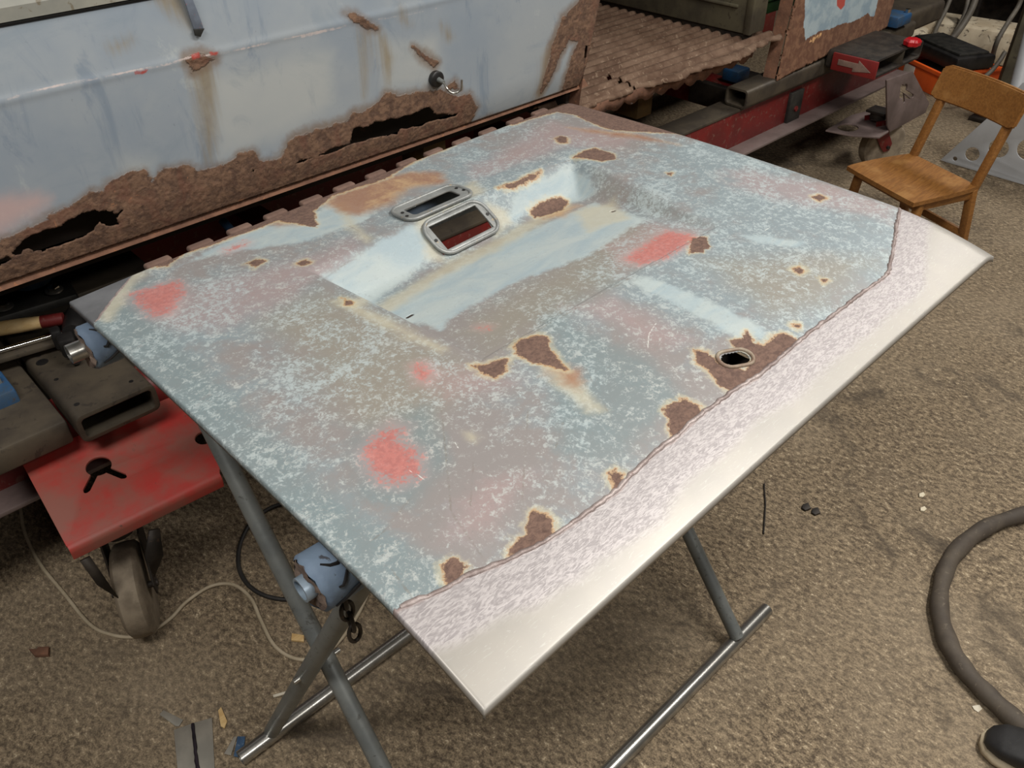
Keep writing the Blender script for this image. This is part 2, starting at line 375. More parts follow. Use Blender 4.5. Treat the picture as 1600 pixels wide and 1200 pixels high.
def zsurf(x, y):
    x = np.asarray(x, float); y = np.asarray(y, float); s, t = inv_st(x, y)
    z = ZP+.011*(1-(2*np.clip(t, 0, 1)-1)**2)+.007*(1-(2*np.clip(s, 0, 1)-1)**2)
    z = z-.023*np.clip((.21-t)/.21, 0, 1.1)**2-.010*np.clip((s-.965)/.035, 0, 1.1)**2
    yr = rimL[0]+rimL[1]*x; yc = creL[0]+creL[1]*x; yf = frtL[0]+frtL[1]*x
    fl = .003+(DMAX-.003)*(y-yf)/(yc-yf); fl = np.where(y > yf, fl, -.02*(yf-y)/.01)
    bk = DMAX*1.03*(yr-y)/(yr-yc); lf = (x-np.polyval(lft, y))*1.3; rt = (np.polyval(rgt, y)-x)*.85
    d = smin(smin(fl, bk, .010), smin(lf, rt, .004), .007)
    k = .005; return z-np.where(d > k, d, np.where(d < -k, 0, (d+k)**2/(4*k)))
def onpanel(px, py):
    z = ZP
    for _ in range(12):
        p = wz(px, py, z); z = .5*z+.5*float(zsurf(p[0], p[1]))
    return p[:2]
def pp(pts): return [tuple(onpanel(*p)) for p in pts]

SEAM = [(596, 962), (617, 952), (645, 938), (680, 927), (725, 901), (760, 886), (797, 873), (825, 858), (851, 846), (880, 826), (905, 810), (941, 782), (967, 763), (985, 742), (1007, 721), (1030, 700), (1053, 684), (1078, 660), (1100, 643), (1125, 625), (1150, 607), (1180, 590), (1210, 566), (1237, 543), (1262, 521), (1310, 486), (1347, 457), (1372, 440), (1388, 426), (1393, 400), (1397, 380), (1402, 345), (1405, 322), (1408, 302)]
seam = pp(SEAM)
skirt_poly = seam+[(1.7, seam[-1][1]), (1.7, .1), (.1, .1), (.1, seam[0][1])]
PATCH = [(216, 415), (205, 432), (196, 443), (186, 455), (172, 472), (160, 488), (150, 502), (138, 512)]
patchl = pp(PATCH); patch_poly = patchl+[(.1, patchl[-1][1]), (.1, 1.5), (patchl[0][0], 1.5)]
WIN_UP = [(630, 331), (646, 340), (722, 309), (703, 298)]      # openings
WIN_LO = [(670, 356), (695, 395), (767, 359), (745, 321)]
def grow(poly, k):
    q = np.array(poly); c = q.mean(0); return [tuple(c+(p-c)*k) for p in q]
win_up = grow(pp(WIN_UP), 1.10); win_lo = grow(pp(WIN_LO), 1.08)
def obl(c, a, b, ang, n=22):    # oblong in world xy
    ca, sa = math.cos(ang), math.sin(ang); pts = []
    for x, y in rrect(a, b, b*.49, 6): pts.append((c[0]+x*ca-y*sa, c[1]+x*sa+y*ca))
    return pts
lock_c = onpanel(1149, 560); lock = obl(lock_c, .042, .023, -.42)
hole_a = obl(onpanel(640, 494), .016, .006, .1); hole_b = obl(onpanel(958, 330), .012, .006, -.3)
HOLES = [win_up, win_lo, lock, hole_a, hole_b]

NX, NY = 500, 400
sv = np.linspace(0, 1, NX); tv = np.linspace(0, 1, NY)
ext = [(.0014, .0006), (.0026, .0024), (.0030, .006), (.0026, .0115)]     # rolled edge: (outwards, down)
E_ = len(ext)
si = np.concatenate([[0]*E_, sv, [1]*E_]); ti = np.concatenate([[0]*E_, tv, [1]*E_])
so = np.concatenate([[-e[0] for e in reversed(ext)], np.zeros(NX), [e[0] for e in ext]]); to = np.concatenate([[-e[0] for e in reversed(ext)], np.zeros(NY), [e[0] for e in ext]])
sd_ = np.concatenate([[e[1] for e in reversed(ext)], np.zeros(NX), [e[1] for e in ext]]); td_ = np.concatenate([[e[1] for e in reversed(ext)], np.zeros(NY), [e[1] for e in ext]])
S, T = np.meshgrid(si, ti); SO, TO = np.meshgrid(so, to); SD, TD = np.meshgrid(sd_, td_)
Q = (PB[None, None]*(1-S[..., None])*(1-T[..., None])+PC*S[..., None]*(1-T[..., None])+PA*(1-S[..., None])*T[..., None]+PD*S[..., None]*T[..., None]).reshape(-1, 2)
def snap(Q, line, closed, tol):
    q = np.array(line); m = np.where(np.all((Q > q.min(0)-tol) & (Q < q.max(0)+tol), 1))[0]
    if not len(m): return
    P = Q[m]; best = np.full(len(m), 1e9); near = P.copy(); n = len(line)
    for i in range(n if closed else n-1):
        a, b = q[i], q[(i+1) % n]; ab = b-a; t = np.clip(((P-a)@ab)/max(ab@ab, 1e-12), 0, 1); c = a+t[:, None]*ab; d = np.hypot(*(P-c).T)
        u = d < best; best[u] = d[u]; near[u] = c[u]
    u = best < tol; Q[m[u]] = near[u]
inner = ((SO == 0) & (TO == 0)).reshape(-1) & (S.reshape(-1) > .004) & (S.reshape(-1) < .996) & (T.reshape(-1) > .004) & (T.reshape(-1) < .996)
Qi = Q[inner].copy()
snap(Qi, seam, False, .0013); snap(Qi, patchl, False, .0013)
for h in HOLES: snap(Qi, h, True, .0013)
Q[inner] = Qi
Z = zsurf(Q[:, 0], Q[:, 1])-np.maximum(SD, TD).reshape(-1)
XYZ = np.column_stack([Q[:, 0]+SO.reshape(-1), Q[:, 1]+TO.reshape(-1), Z])
HH, WW = S.shape
idx = np.arange(HH*WW).reshape(HH, WW)
quads = np.stack([idx[:-1, :-1], idx[:-1, 1:], idx[1:, 1:], idx[1:, :-1]], -1).reshape(-1, 4)
cen = Q[quads].mean(1)
isk = inside(cen, skirt_poly); ipa = inside(cen, patch_poly); hol = np.zeros(len(cen), bool)
for h in HOLES: hol |= inside(cen, h)

RUSTP = [
 [(795, 178), (850, 166), (898, 150), (960, 165), (1040, 192), (1100, 203), (1135, 216), (1090, 214), (1040, 208), (1000, 206), (962, 204), (945, 200), (925, 192), (900, 180), (870, 175), (840, 183), (800, 195)],
 [(225, 405), (300, 372), (420, 325), (520, 288), (640, 240), (800, 180), (800, 190), (720, 222), (640, 256), (600, 280), (520, 305), (490, 330), (495, 355), (470, 350), (435, 345), (330, 382), (290, 395), (262, 415), (235, 416)],
 [(897, 246), (915, 235), (930, 232), (958, 240), (964, 248), (940, 252)], [(868, 217), (875, 212), (885, 215), (887, 223), (875, 224)],
 [(830, 330), (845, 316), (875, 308), (887, 314), (880, 328), (858, 335), (835, 340)], [(780, 293), (800, 286), (845, 267), (838, 276), (800, 295)],
 [(802, 540), (815, 530), (840, 524), (855, 527), (860, 545), (873, 563), (884, 578), (860, 572), (835, 566), (812, 556)],
 [(738, 572), (758, 571), (775, 562), (793, 561), (789, 578), (772, 590), (752, 582)],
 [(1085, 547), (1090, 565), (1110, 582), (1122, 600), (1140, 612), (1160, 616), (1190, 596), (1228, 568), (1246, 532), (1225, 521), (1208, 527), (1195, 540), (1178, 535), (1168, 518), (1162, 528), (1140, 532), (1146, 541), (1178, 556), (1166, 578), (1130, 572), (1104, 550)],
 [(1036, 640), (1050, 630), (1070, 623), (1090, 634), (1100, 646), (1080, 664), (1055, 684), (1044, 674), (1048, 660)],
 [(953, 742), (962, 736), (974, 741), (972, 757), (962, 763)],
 [(797, 872), (803, 845), (822, 835), (820, 820), (832, 800), (850, 800), (866, 820), (860, 840), (840, 854), (815, 866)],
 [(690, 885), (700, 875), (712, 872), (728, 885), (722, 902), (705, 918), (697, 905)],
 [(385, 412), (400, 405), (412, 408), (400, 418)], [(462, 412), (478, 406), (487, 410), (470, 415)],
 [(1240, 421), (1250, 417), (1257, 423), (1250, 429)], [(1282, 435), (1292, 437), (1287, 443)], [(1268, 308), (1280, 304), (1292, 309), (1280, 314)], [(1238, 508), (1250, 507), (1247, 514)],
 [(1082, 372), (1105, 371), (1108, 384), (1098, 394), (1078, 396)], [(535, 466), (545, 469), (551, 475), (540, 475)], [(1042, 271), (1050, 270), (1048, 275)]]
REDP = [[(205, 460), (245, 446), (275, 440), (290, 452), (280, 468), (265, 490), (240, 494), (222, 480)], [(975, 404), (1040, 361), (1080, 366), (1092, 372), (1040, 402), (1000, 414)],
 [(570, 705), (580, 690), (612, 664), (630, 668), (622, 690), (650, 705), (655, 740), (628, 754), (598, 752), (578, 735)], [(645, 572), (660, 568), (672, 585), (660, 596)], [(748, 511), (765, 511), (760, 515)], [(352, 390), (382, 378), (385, 382), (358, 394)]]
PINKP = [[(225, 500), (300, 455), (480, 400), (560, 370), (575, 390), (440, 470), (370, 505), (280, 518)], [(860, 190), (1000, 215), (960, 235), (880, 230), (790, 265), (740, 280), (720, 270)], [(1130, 260), (1300, 290), (1400, 325), (1390, 345), (1250, 320), (1140, 290)], [(640, 570), (760, 575), (800, 600), (700, 620), (640, 600)], [(940, 385), (1020, 345), (1105, 358), (1040, 400), (975, 430)], [(900, 480), (960, 460), (1080, 530), (1020, 545)], [(750, 740), (830, 740), (760, 840), (680, 850)]]
BLUEP = [[(500, 428), (640, 350), (665, 356), (680, 400), (560, 464)], [(560, 474), (690, 428), (790, 375), (930, 315), (1010, 342), (920, 400), (810, 440), (700, 500), (690, 520), (660, 505)], [(800, 300), (890, 255), (925, 275), (930, 300), (850, 320), (790, 350)], [(975, 440), (1010, 430), (1110, 470), (1190, 510), (1200, 530), (1150, 530), (1080, 490)], [(1150, 366), (1200, 368), (1260, 378), (1250, 388), (1180, 380)], [(270, 420), (400, 352), (470, 350), (520, 310), (590, 330), (560, 350), (470, 380), (330, 400)], [(380, 768), (420, 790), (425, 810), (400, 800)]]
TEALP = [[(120, 500), (200, 440), (235, 440), (225, 500), (300, 570), (420, 700), (520, 790), (600, 850), (720, 905), (640, 950), (600, 975), (380, 750)], [(560, 690), (660, 640), (690, 720), (640, 780), (570, 770)], [(860, 500), (1000, 560), (1060, 620), (960, 720), (880, 700)]]
TANP = [[(400, 500), (510, 440), (760, 570), (700, 640), (640, 720), (520, 640)], [(700, 520), (820, 440), (980, 345), (1100, 362), (930, 465), (760, 565)], [(1080, 400), (1390, 400), (1300, 480), (1200, 500)], [(930, 270), (1110, 355), (1020, 335), (940, 300)]]
CREAMP = [[(728, 676), (738, 673), (748, 684), (742, 690), (732, 686)], [(540, 476), (670, 428), (785, 368), (880, 318), (900, 322), (790, 382), (680, 440), (560, 484)], [(650, 345), (665, 342), (690, 408), (670, 402)], [(760, 318), (790, 330), (795, 350), (775, 372)], [(850, 572), (890, 585), (945, 640), (920, 640), (870, 600)], [(520, 470), (560, 478), (700, 545), (690, 552), (560, 490)], [(525, 320), (535, 318), (555, 350), (582, 372), (572, 380), (545, 352)], [(890, 330), (960, 310), (980, 340), (920, 360)], [(640, 330), (740, 285), (750, 300), (660, 345)], [(150, 480), (215, 420), (225, 428), (170, 500)]]
ORANGEP = [[(490, 318), (560, 290), (640, 268), (690, 270), (695, 285), (640, 296), (612, 318), (560, 336), (520, 325)], [(400, 345), (480, 318), (500, 315), (478, 335), (490, 352), (440, 352)], [(850, 322), (900, 322), (885, 340), (850, 342)], [(890, 200), (980, 208), (1060, 226), (1000, 216), (920, 206)], [(860, 570), (900, 582), (900, 600), (872, 586)]]
SCR = [[(1025, 505), (1014, 522), (1012, 545)], [(710, 690), (716, 700)], [(1300, 520), (1308, 512)], [(640, 735), (665, 750)], [(1195, 360), (1204, 355)], [(1230, 325), (1240, 320)]]
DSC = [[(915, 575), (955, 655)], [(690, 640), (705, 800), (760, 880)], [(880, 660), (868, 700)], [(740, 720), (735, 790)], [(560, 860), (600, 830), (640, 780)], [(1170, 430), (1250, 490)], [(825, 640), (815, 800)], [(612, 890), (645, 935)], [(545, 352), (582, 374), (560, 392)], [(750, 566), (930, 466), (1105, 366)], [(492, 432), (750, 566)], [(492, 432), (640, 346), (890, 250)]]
attrs = dict(rust=sdf(Q, [pp(p) for p in RUSTP]), red=sdf(Q, [pp(p) for p in REDP]), pink=sdf(Q, [pp(p) for p in PINKP]), blue=sdf(Q, [pp(p) for p in BLUEP]), tan=sdf(Q, [pp(p) for p in TANP]), teal=sdf(Q, [pp(p) for p in TEALP]), cream=sdf(Q, [pp(p) for p in CREAMP]), orange=sdf(Q, [pp(p) for p in ORANGEP]), scratch=ldf(Q, [pp(p) for p in SCR]), darkline=ldf(Q, [pp(p) for p in DSC]))
seamd = seg_dist(Q, seam, False)

tail = thing('tailgate_panel', (.865, .83, .90), 'worn blue-grey tailgate panel with new silver lower edge lying on the folding stand', 'car panel')
def submesh(name, sel, mat, at, parent):
    q = quads[sel]; used, invx = np.unique(q, return_inverse=True); q = invx.reshape(q.shape)
    me = bpy.data.meshes.new(name); me.from_pydata(XYZ[used].tolist(), [], q.tolist()); me.update()
    setattrs(me, {k: v[used] for k, v in at.items()})
    o = link(name, me, mat, parent, True, 60)
    m = o.modifiers.new('sheet thickness', 'SOLIDIFY'); m.thickness = .0016; m.offset = -1
    return o
submesh('painted_skin', ~isk & ~ipa & ~hol, M_panel, attrs, tail)
sk = submesh('repair_skirt', isk & ~hol, M_skirt, dict(seamd=seamd), tail); sk['label'] = 'bare silver repair strip along the near edge'
pa = submesh('corner_patch', ipa & ~isk, M_patch, dict(seamd=seamd), tail); pa['label'] = 'dark grey bare metal corner patch'
def bead(name, line, rad, mat, parent, jit=.0011):
    ln = []
    for a, b in zip(line[:-1], line[1:]):
        n = max(2, int(math.hypot(b[0]-a[0], b[1]-a[1])/.006))
        for k in range(n): ln.append((a[0]+(b[0]-a[0])*k/n, a[1]+(b[1]-a[1])*k/n))
    ln = [(x+random.uniform(-jit, jit), y+random.uniform(-jit, jit)) for x, y in ln]
    s_, t_ = inv_st(np.array([p[0] for p in ln]), np.array([p[1] for p in ln])); ln = [p for p, a, b in zip(ln, s_, t_) if .001 < a < .999 and .001 < b < .999]
    zs = zsurf(np.array([p[0] for p in ln]), np.array([p[1] for p in ln]))
    pts = [(x, y, z-rad*.45) for (x, y), z in zip(ln, zs)]
    return tube(name, pts, [rad*random.uniform(.8, 1.2) for _ in pts], mat, parent, 8)
bead('weld_seam', seam, .0036, M_bead, tail); bead('weld_seam', patchl, .0022, M_bead, tail)
# bezels of the two lamp openings
M_bezel = worn('grey_bezel_metal', (146, 148, 146), (120, 122, 120), .45, .3, 20, (172, 150, 112), .62, .1)
def bezel(name, quad_px, outer_k, th, zoff, label, screws):
    q3 = [np.array([*onpanel(*p), 0]) for p in quad_px]
    for p in q3: p[2] = float(zsurf(p[0], p[1]))
    c = sum(q3)/4; ux = ((q3[2]-q3[1])+(q3[3]-q3[0]))/2; uy = ((q3[0]-q3[1])+(q3[3]-q3[2]))/2
    w = np.linalg.norm(ux); h = np.linalg.norm(uy); M = frame3(c, ux, uy); nz = M.to_3x3() @ Vector((0, 0, 1)); M.translation = Vector(c)+nz*zoff
    root = None
    o = plate(name, rrect(w*outer_k[0], h*outer_k[1], min(w*outer_k[0], h*outer_k[1])*.34), [rrect(w, h, h*outer_k[2])], th, M, M_bezel, tail); o['label'] = label
    r2 = rrect(w*outer_k[0], h*outer_k[1], min(w*outer_k[0], h*outer_k[1])*.34, 6)
    tube('bezel_rim', [M @ Vector((x*.985, y*.985, 0)) for x, y in r2], .0035, M_bezel, o, 8, closed=True)
    for sx, sy in screws:
        p = M @ Vector((sx*w, sy*h, .0006)); tube('screw_hole', [p-nz*.001, p+nz*.0006], .0032, BLACK, o, 10)
    return o
bezel('lamp_bezel', WIN_UP, (1.38, 1.75, .22), .004, .0045, 'slim grey bezel around the upper narrow opening', [(.60, .3), (.63, -.15), (-.60, -.3), (-.57, .15)])
bezel('lamp_bezel', WIN_LO, (1.26, 1.34, .03), .004, .006, 'grey bezel around the lower square opening', [(.555, 0), (-.555, -.05)])
# raised ring round the lock hole
lk = [(x, y, float(zsurf(x, y))+.0005) for x, y in obl(lock_c, .052, .032, -.42)]
tube('lock_hole_rim', lk, .003, worn('tan_bare_rim', (150, 140, 122), (120, 98, 82), .6, .1, 30), tail, 8, closed=True)
zl_ = float(zsurf(lock_c[0]+.05, lock_c[1]+.05))
bm = bmesh.new(); bm_box(bm, (lock_c[0], lock_c[1], zl_-.058), (.075, .06, .004), None, .001)
for dx, dy, sx_, sy_ in ((.0355, 0, .004, .06), (-.0355, 0, .004, .06), (0, .028, .075, .004), (0, -.028, .075, .004)): bm_box(bm, (lock_c[0]+dx, lock_c[1]+dy, zl_-.041), (sx_, sy_, .034), None, .001)
from_bm('lock_shade_cup', bm, DARKIRON, tail)  # dark cup added to block light so the lock hole stays black
# rolled hinge tabs on the far edge
for px, py in ((245, 407), (310, 380), (371, 356), (428, 334), (483, 312), (535, 292), (585, 273), (633, 254), (676, 238), (720, 221), (761, 205), (803, 188), (842, 173)):
    x = wz(px, py, ZP+.004)[0]; s = (x-PA[0])/(PD[0]-PA[0]); y = PA[1]+(PD[1]-PA[1])*s+.010; z = ZP+.007*(1-(2*s-1)**2)-.003
    d = np.array([*(PD-PA), 0]); d /= np.linalg.norm(d)
    bm = bmesh.new(); bm_box(bm, (x, y, z), (.046, .017, .011), rot_axes(d), .0045, 3); from_bm('hinge_tab', bm, worn_tab if 'worn_tab' in globals() else globals().setdefault('worn_tab', worn('pinkish_brown_tab', (112, 88, 76), (94, 72, 62), .8, 0, 30)), tail)
# inner frame of the panel: folded ribs underneath
M_under = worn('inner_frame_paint', (70, 74, 76), (56, 56, 56), .7, 0, 10, (70, 50, 40), .6)
for (x0, y0, x1, y1) in ((.30, .40, 1.44, .42), (.30, 1.22, 1.42, 1.27), (.30, .42, .305, 1.2), (1.43, .44, 1.425, 1.24)):
    d = Vector((x1-x0, y1-y0, 0)); L = d.length; box('inner_rib', ((x0+x1)/2, (y0+y1)/2, .941), (L, .035, .012), M_under, tail, rot_axes(d), .003)

# ------------------------------------------------------------------ folding tube stand
stand = thing('folding_stand', (.75, .75, 0), 'grey tubular folding stand with crossed legs carrying the tailgate panel', 'stand')
M_foam = worn('blue_painted_foam', (116, 134, 154), (98, 116, 138), .7, 0, 18, (52, 44, 42), .64, .5, 60)
M_foam_end = worn('torn_foam_core', (136, 118, 106), (98, 82, 74), .95, 0, 40, (60, 48, 44), .6, .8, 120)
M_pipe = worn('pale_blue_pipe_end', (150, 166, 180), (128, 146, 162), .4, .3, 20)
ZB = .899
bar_y = (.594, 1.232)
for k, y in enumerate(bar_y):
    b = tube('top_bar', [(.218 if k else .232, y, ZB), (1.40, y, ZB)], .0155, STEEL_BRIGHT if k else M_pipe, stand, 20, .003)
    # foam sleeve, ragged at the end
    n = 28; V = []; Fc = []; xs = np.concatenate([[.243, .247, .253], np.linspace(.28, 1.36, 12)])
    for i, x in enumerate(xs):
        for j in range(n):
            a = 2*math.pi*j/n; r = .0365+.0012*math.sin(3*a+x*30)+(-.004 if i == 0 else 0)
            xx = x+(.0012*math.sin(9*a+k)+.0025*math.sin(2*a+1))*(1 if i < 2 else .5 if i == 2 else 0)
            V.append((xx, y+r*math.cos(a), ZB+r*math.sin(a)))
    for i in range(len(xs)-1):
        for j in range(n): Fc.append((i*n+j, (i+1)*n+j, (i+1)*n+(j+1) % n, i*n+(j+1) % n))
    fo = pyd('foam_sleeve', V, Fc, M_foam, b, True, 60)
    V2 = []; F2 = []
    for i, r in enumerate((.0330, .024, .0152)):
        for j in range(n):
            a = 2*math.pi*j/n; xx = .243+(.0012*math.sin(9*a+k)+.0025*math.sin(2*a+1))*(1-i*.3)+random.uniform(-.002, .002)-.004*i*(1-i/2)
            V2.append((xx, y+r*math.cos(a), ZB+r*math.sin(a)))
    for i in range(2):
        for j in range(n): F2.append((i*n+j, i*n+(j+1) % n, (i+1)*n+(j+1) % n, (i+1)*n+j))
    pyd('foam_end', V2, F2, M_foam_end, b, True, 60)
    for q, (a0, x0, ln) in enumerate(((1.9, .256, .05), (2.6, .262, .03), (3.4, .255, .07), (2.2, .30, .02))):
        pts = [(x0+ln*t, y+0.0372*math.cos(a0+.25*math.sin(5*t+q)), ZB+0.0372*math.sin(a0+.25*math.sin(5*t+q))) for t in np.linspace(0, 1, 7)]
        tube('foam_crack', pts, [.0012, .002, .0024, .0016, .0022, .0015, .0008], BLACK, b, 6)
foot_y = (1.014, .48)        # far foot, near foot
for y, x0, x1 in ((1.014, .188, 1.30), (.48, .19, 1.272)):
    tube('foot_bar', [(x0, y, .0165), (x1, y, .0165)], .0162, STEEL_BRIGHT, stand, 18, .002)
LEGS = [((.338, .594, .875), (.264, 1.014, .03)), ((1.26, .594, .875), (1.205, 1.014, .03)), ((.362, 1.232, .875), (.315, .48, .03)), ((1.20, 1.232, .875), (1.147, .48, .03))]
for a, b in LEGS: tube('leg', [a, b], .0158, STEEL, stand, 18)
# pivot bolts where the legs cross
def crossing(a, b, c, d):
    a, b, c, d = [np.array(q) for q in (a, b, c, d)]; A = np.array([[(b-a)[1], -(d-c)[1]], [(b-a)[2], -(d-c)[2]]]); t, s = np.linalg.solve(A, (c-a)[1:]); return a+t*(b-a), c+s*(d-c)
for i, j in ((0, 2), (1, 3)):
    p, q = crossing(*LEGS[i], *LEGS[j]); u = (q-p)/np.linalg.norm(q-p); tube('pivot_bolt', [p-u*.026, q+u*.026], .005, STEEL_BRIGHT, stand, 10)
# short chain hanging from the near bar
ch0 = wy(534, 925, .60)
bpy_chain = tube('chain', [ch0+np.array([0, 0, .03]), ch0], .003, DARKIRON, stand, 8)
for k in range(4):
    c = ch0+np.array([.002*k, 0, -.014-.024*k]); pts = []
    for q in range(14):
        a = 2*math.pi*q/14; u = .0085*math.cos(a); w = .0165*math.sin(a)
        pts.append(c+(np.array([u, 0, w]) if k % 2 else np.array([.2*u, u, w])))
    tube('chain_link', pts, .0028, DARKIRON, bpy_chain, 8, closed=True)

# ------------------------------------------------------------------ van body
VY = 1.75
van = thing('van_body', (1.6, 2.2, .60), 'old blue-grey van body with rusted-through sill behind the tailgate panel', 'vehicle')
def vp(pts): return [tuple(wy(*p, VY)[[0, 2]]) for p in pts]
def mat_van():
    t = NT('van_blue_grey_paint')
    n1 = t.noise(2.6, 5, .6); n2 = t.noise(14, 7, .66, .4); n3 = t.noise(45, 7, .65, .6); n4 = t.noise(110, 6, .7); sm = t.noise(9, 5, .7, 1.2, t.coord((1, 1, .4), (0, .5, 0)))
    rust, stain, pink, scr, red, pale = [t.attr(a) for a in ('rust', 'stain', 'pink', 'scratch', 'red', 'pale')]
    c = t.mix(t.step(n1, .35, .65), rgb(136, 146, 156), rgb(152, 158, 162))
    c = t.mix(t.mul(t.step(sm, .53, .68), .6), c, rgb(112, 126, 141)); c = t.mix(t.mul(t.step(n4, .66, .72), .5), c, rgb(92, 98, 104))
    c = t.mix(t.mul(t.step(t.noise(5, 6, .7, .5), .60, .68), .35), c, rgb(182, 186, 182))
    c = t.mix(t.mul(t.step(t.noise(4.5, 6, .7, .8, t.coord((1, 1, 1.6))), .52, .68), .5), c, rgb(128, 140, 150)); c = t.mix(t.mul(t.step(t.noise(38, 6, .75, 1.5), .66, .74), .55), c, rgb(104, 112, 118))
    c = t.mix(t.mul(t.step(pale, -.03, .03), .4), c, rgb(186, 186, 178))
    c = t.mix(t.mul(t.step(t.add(pink, t.mul(t.add(n2, -.5), .05)), -.02, .03), .7), c, rgb(190, 158, 152))
    st = t.step(t.add(stain, t.mul(t.add(t.noise(9, 5, .6, 0, t.coord((8, 1, .6))), -.5), .05)), -.022, .030)
    c = t.mix(t.mul(st, .85), c, t.mix(n3, rgb(112, 92, 64), rgb(150, 138, 110)))
    rs = t.add(rust, t.add(t.mul(t.add(n3, -.5), .022), t.mul(t.add(n2, -.5), .02)))
    c = t.mix(t.mul(t.step(t.add(rs, t.mul(t.add(n1, -.5), .06)), -.022, .004), .75), c, rgb(116, 97, 80))
    rm = t.step(rs, -.002, .003)
    rc = t.mix(t.step(t.add(n3, t.mul(n4, .4)), .55, .85), rgb(84, 62, 49), rgb(120, 92, 72)); rc = t.mix(t.mul(t.step(t.noise(26, 6, .7, 1), .60, .68), .7), rc, rgb(62, 42, 34)); rc = t.mix(t.mul(t.step(t.noise(19, 6, .7, 1.4), .66, .70), .7), rc, rgb(164, 112, 78)); rc = t.mix(t.mul(t.step(t.noise(11, 5, .65, .8), .50, .66), .6), rc, rgb(108, 72, 56))
    c = t.mix(rm, c, rc)
    s = t.add(scr, t.mul(t.add(n4, -.5), .006)); c = t.mix(t.mul(t.math('SUBTRACT', 1, t.step(s, .0006, .0026)), t.mul(t.step(n2, .40, .60), .8)), c, rgb(206, 190, 184))
    c = t.mix(t.mul(t.step(t.add(red, t.mul(t.add(n4, -.5), .01)), -.002, .002), .9), c, rgb(168, 66, 56))
    t.bump(t.add(t.mul(rm, t.mul(t.add(n3, n4), .9)), t.mul(n2, .05)), .7, .004)
    return t.out(c, t.add(.34, t.mul(rm, .5)))
M_van = mat_van()
SILL = wy(350, 327, VY)[2]
VH = [[(18, 396), (35, 374), (60, 363), (95, 352), (120, 336), (145, 328), (175, 331), (181, 335), (195, 326), (200, 323), (184, 338), (186, 352), (166, 353), (156, 346), (146, 361), (130, 372), (110, 379), (90, 386), (74, 391), (60, 393), (45, 388), (24, 400)],
      [(-30, 425), (0, 405), (14, 398), (20, 404), (5, 414), (-30, 436)],
      [(488, 246), (515, 232), (545, 225), (552, 200), (575, 197), (585, 190), (620, 185), (650, 175), (670, 167), (682, 178), (716, 178), (712, 182), (690, 187), (670, 191), (655, 198), (640, 200), (625, 202), (621, 210), (600, 213), (570, 220), (545, 226), (520, 238)],
      [(920, 72), (916, 90), (911, 92), (914, 72)], [(392, 263), (399, 265), (397, 270)], [(455, 257), (470, 254), (488, 246), (472, 250)]]
van_holes = [vp(h) for h in VH]
def jag(poly, n=3, amp=.003):
    out = []
    for i in range(len(poly)):
        a = np.array(poly[i]); b = np.array(poly[(i+1) % len(poly)])
        for k in range(n): out.append(tuple(a+(b-a)*k/n+np.random.uniform(-amp, amp, 2)*(1 if k else .4)))
    return out
van_holes = [jag(h) for h in van_holes]
PIL = vp([(937, 0), (905, 152)])     # pillar edge
nxv, nzv = 560, 190
xa, za = np.meshgrid(np.linspace(0, 1, nxv), np.linspace(0, 1, nzv))
zz = SILL+za*(1.46-SILL)
xr = np.where(zz < PIL[0][1]+.3, PIL[1][0]+(PIL[0][0]-PIL[1][0])*(zz-PIL[1][1])/(PIL[0][1]-PIL[1][1]), 0)
VQ = np.stack([-.35+xa*(xr+.35), zz], -1).reshape(-1, 2)
for h in van_holes: snap(VQ, h, True, .0022)
CRZ = wy(300, 90, VY)[2]
def vany(x, z):
    y = VY+np.where(z > CRZ, (z-CRZ)*.16, 0)+.010*np.exp(-((z-CRZ)/.012)**2)*0
    y = y-.0016*np.exp(-((z-CRZ)/.008)**2)                                     # pressed swage line
    y = y+np.clip((.87-z)/.1, 0, 1)**2*.02                                      # turns under at the sill
    return y
VRUST = [[(560, 180), (600, 150), (700, 145), (742, 160), (738, 196), (640, 215), (560, 225)], [(-40, 400), (0, 376), (60, 347), (110, 322), (140, 300), (162, 297), (172, 282), (200, 268), (225, 266), (238, 284), (255, 264), (288, 258), (310, 266), (340, 258), (365, 250), (372, 240), (395, 236), (405, 250), (440, 248), (448, 225), (462, 213), (500, 200), (540, 190), (552, 176), (575, 172), (590, 160), (600, 145), (630, 150), (660, 143), (690, 140), (715, 150), (733, 145), (746, 168), (740, 198), (752, 200), (764, 186), (790, 184), (830, 178), (850, 166), (880, 152), (884, 120), (895, 80), (905, 62), (890, 60), (875, 85), (866, 110), (848, 148), (845, 140), (862, 70), (878, 26), (900, 16), (908, -20), (960, -40), (920, 200), (800, 240), (600, 300), (300, 400), (0, 500), (-60, 520)],
         [(538, 22), (556, 20), (585, 38), (590, 46), (572, 48), (560, 40)], [(642, 72), (655, 78), (684, 98), (678, 106), (660, 92)], [(292, 92), (312, 84), (335, 92), (322, 100), (300, 112)], [(694, 140), (710, 122), (720, 140)], [(884, 20), (905, 0), (940, -10), (908, 160), (880, 165), (886, 120), (900, 90), (908, 66), (892, 64), (880, 60)], [(750, 190), (800, 182), (845, 172), (885, 152), (905, 160), (760, 205)]]
VSTAIN = [[(290, 94), (332, 96), (334, 150), (336, 200), (330, 255), (322, 250), (314, 190), (304, 140)], [(560, 45), (576, 50), (574, 110), (568, 150), (564, 90)], [(590, 50), (600, 60), (612, 90), (606, 130), (598, 100)], [(176, 76), (205, 64), (200, 70), (180, 80)], [(625, 12), (640, 40), (625, 30)], [(690, 40), (705, 58), (698, 60)], [(232, -10), (250, 5), (298, 44), (302, 40), (285, -10)], [(845, 90), (866, 60), (850, 150), (838, 160)]]
VPINK = [[(-40, 300), (60, 300), (80, 310), (55, 340), (0, 368), (-40, 385)]]
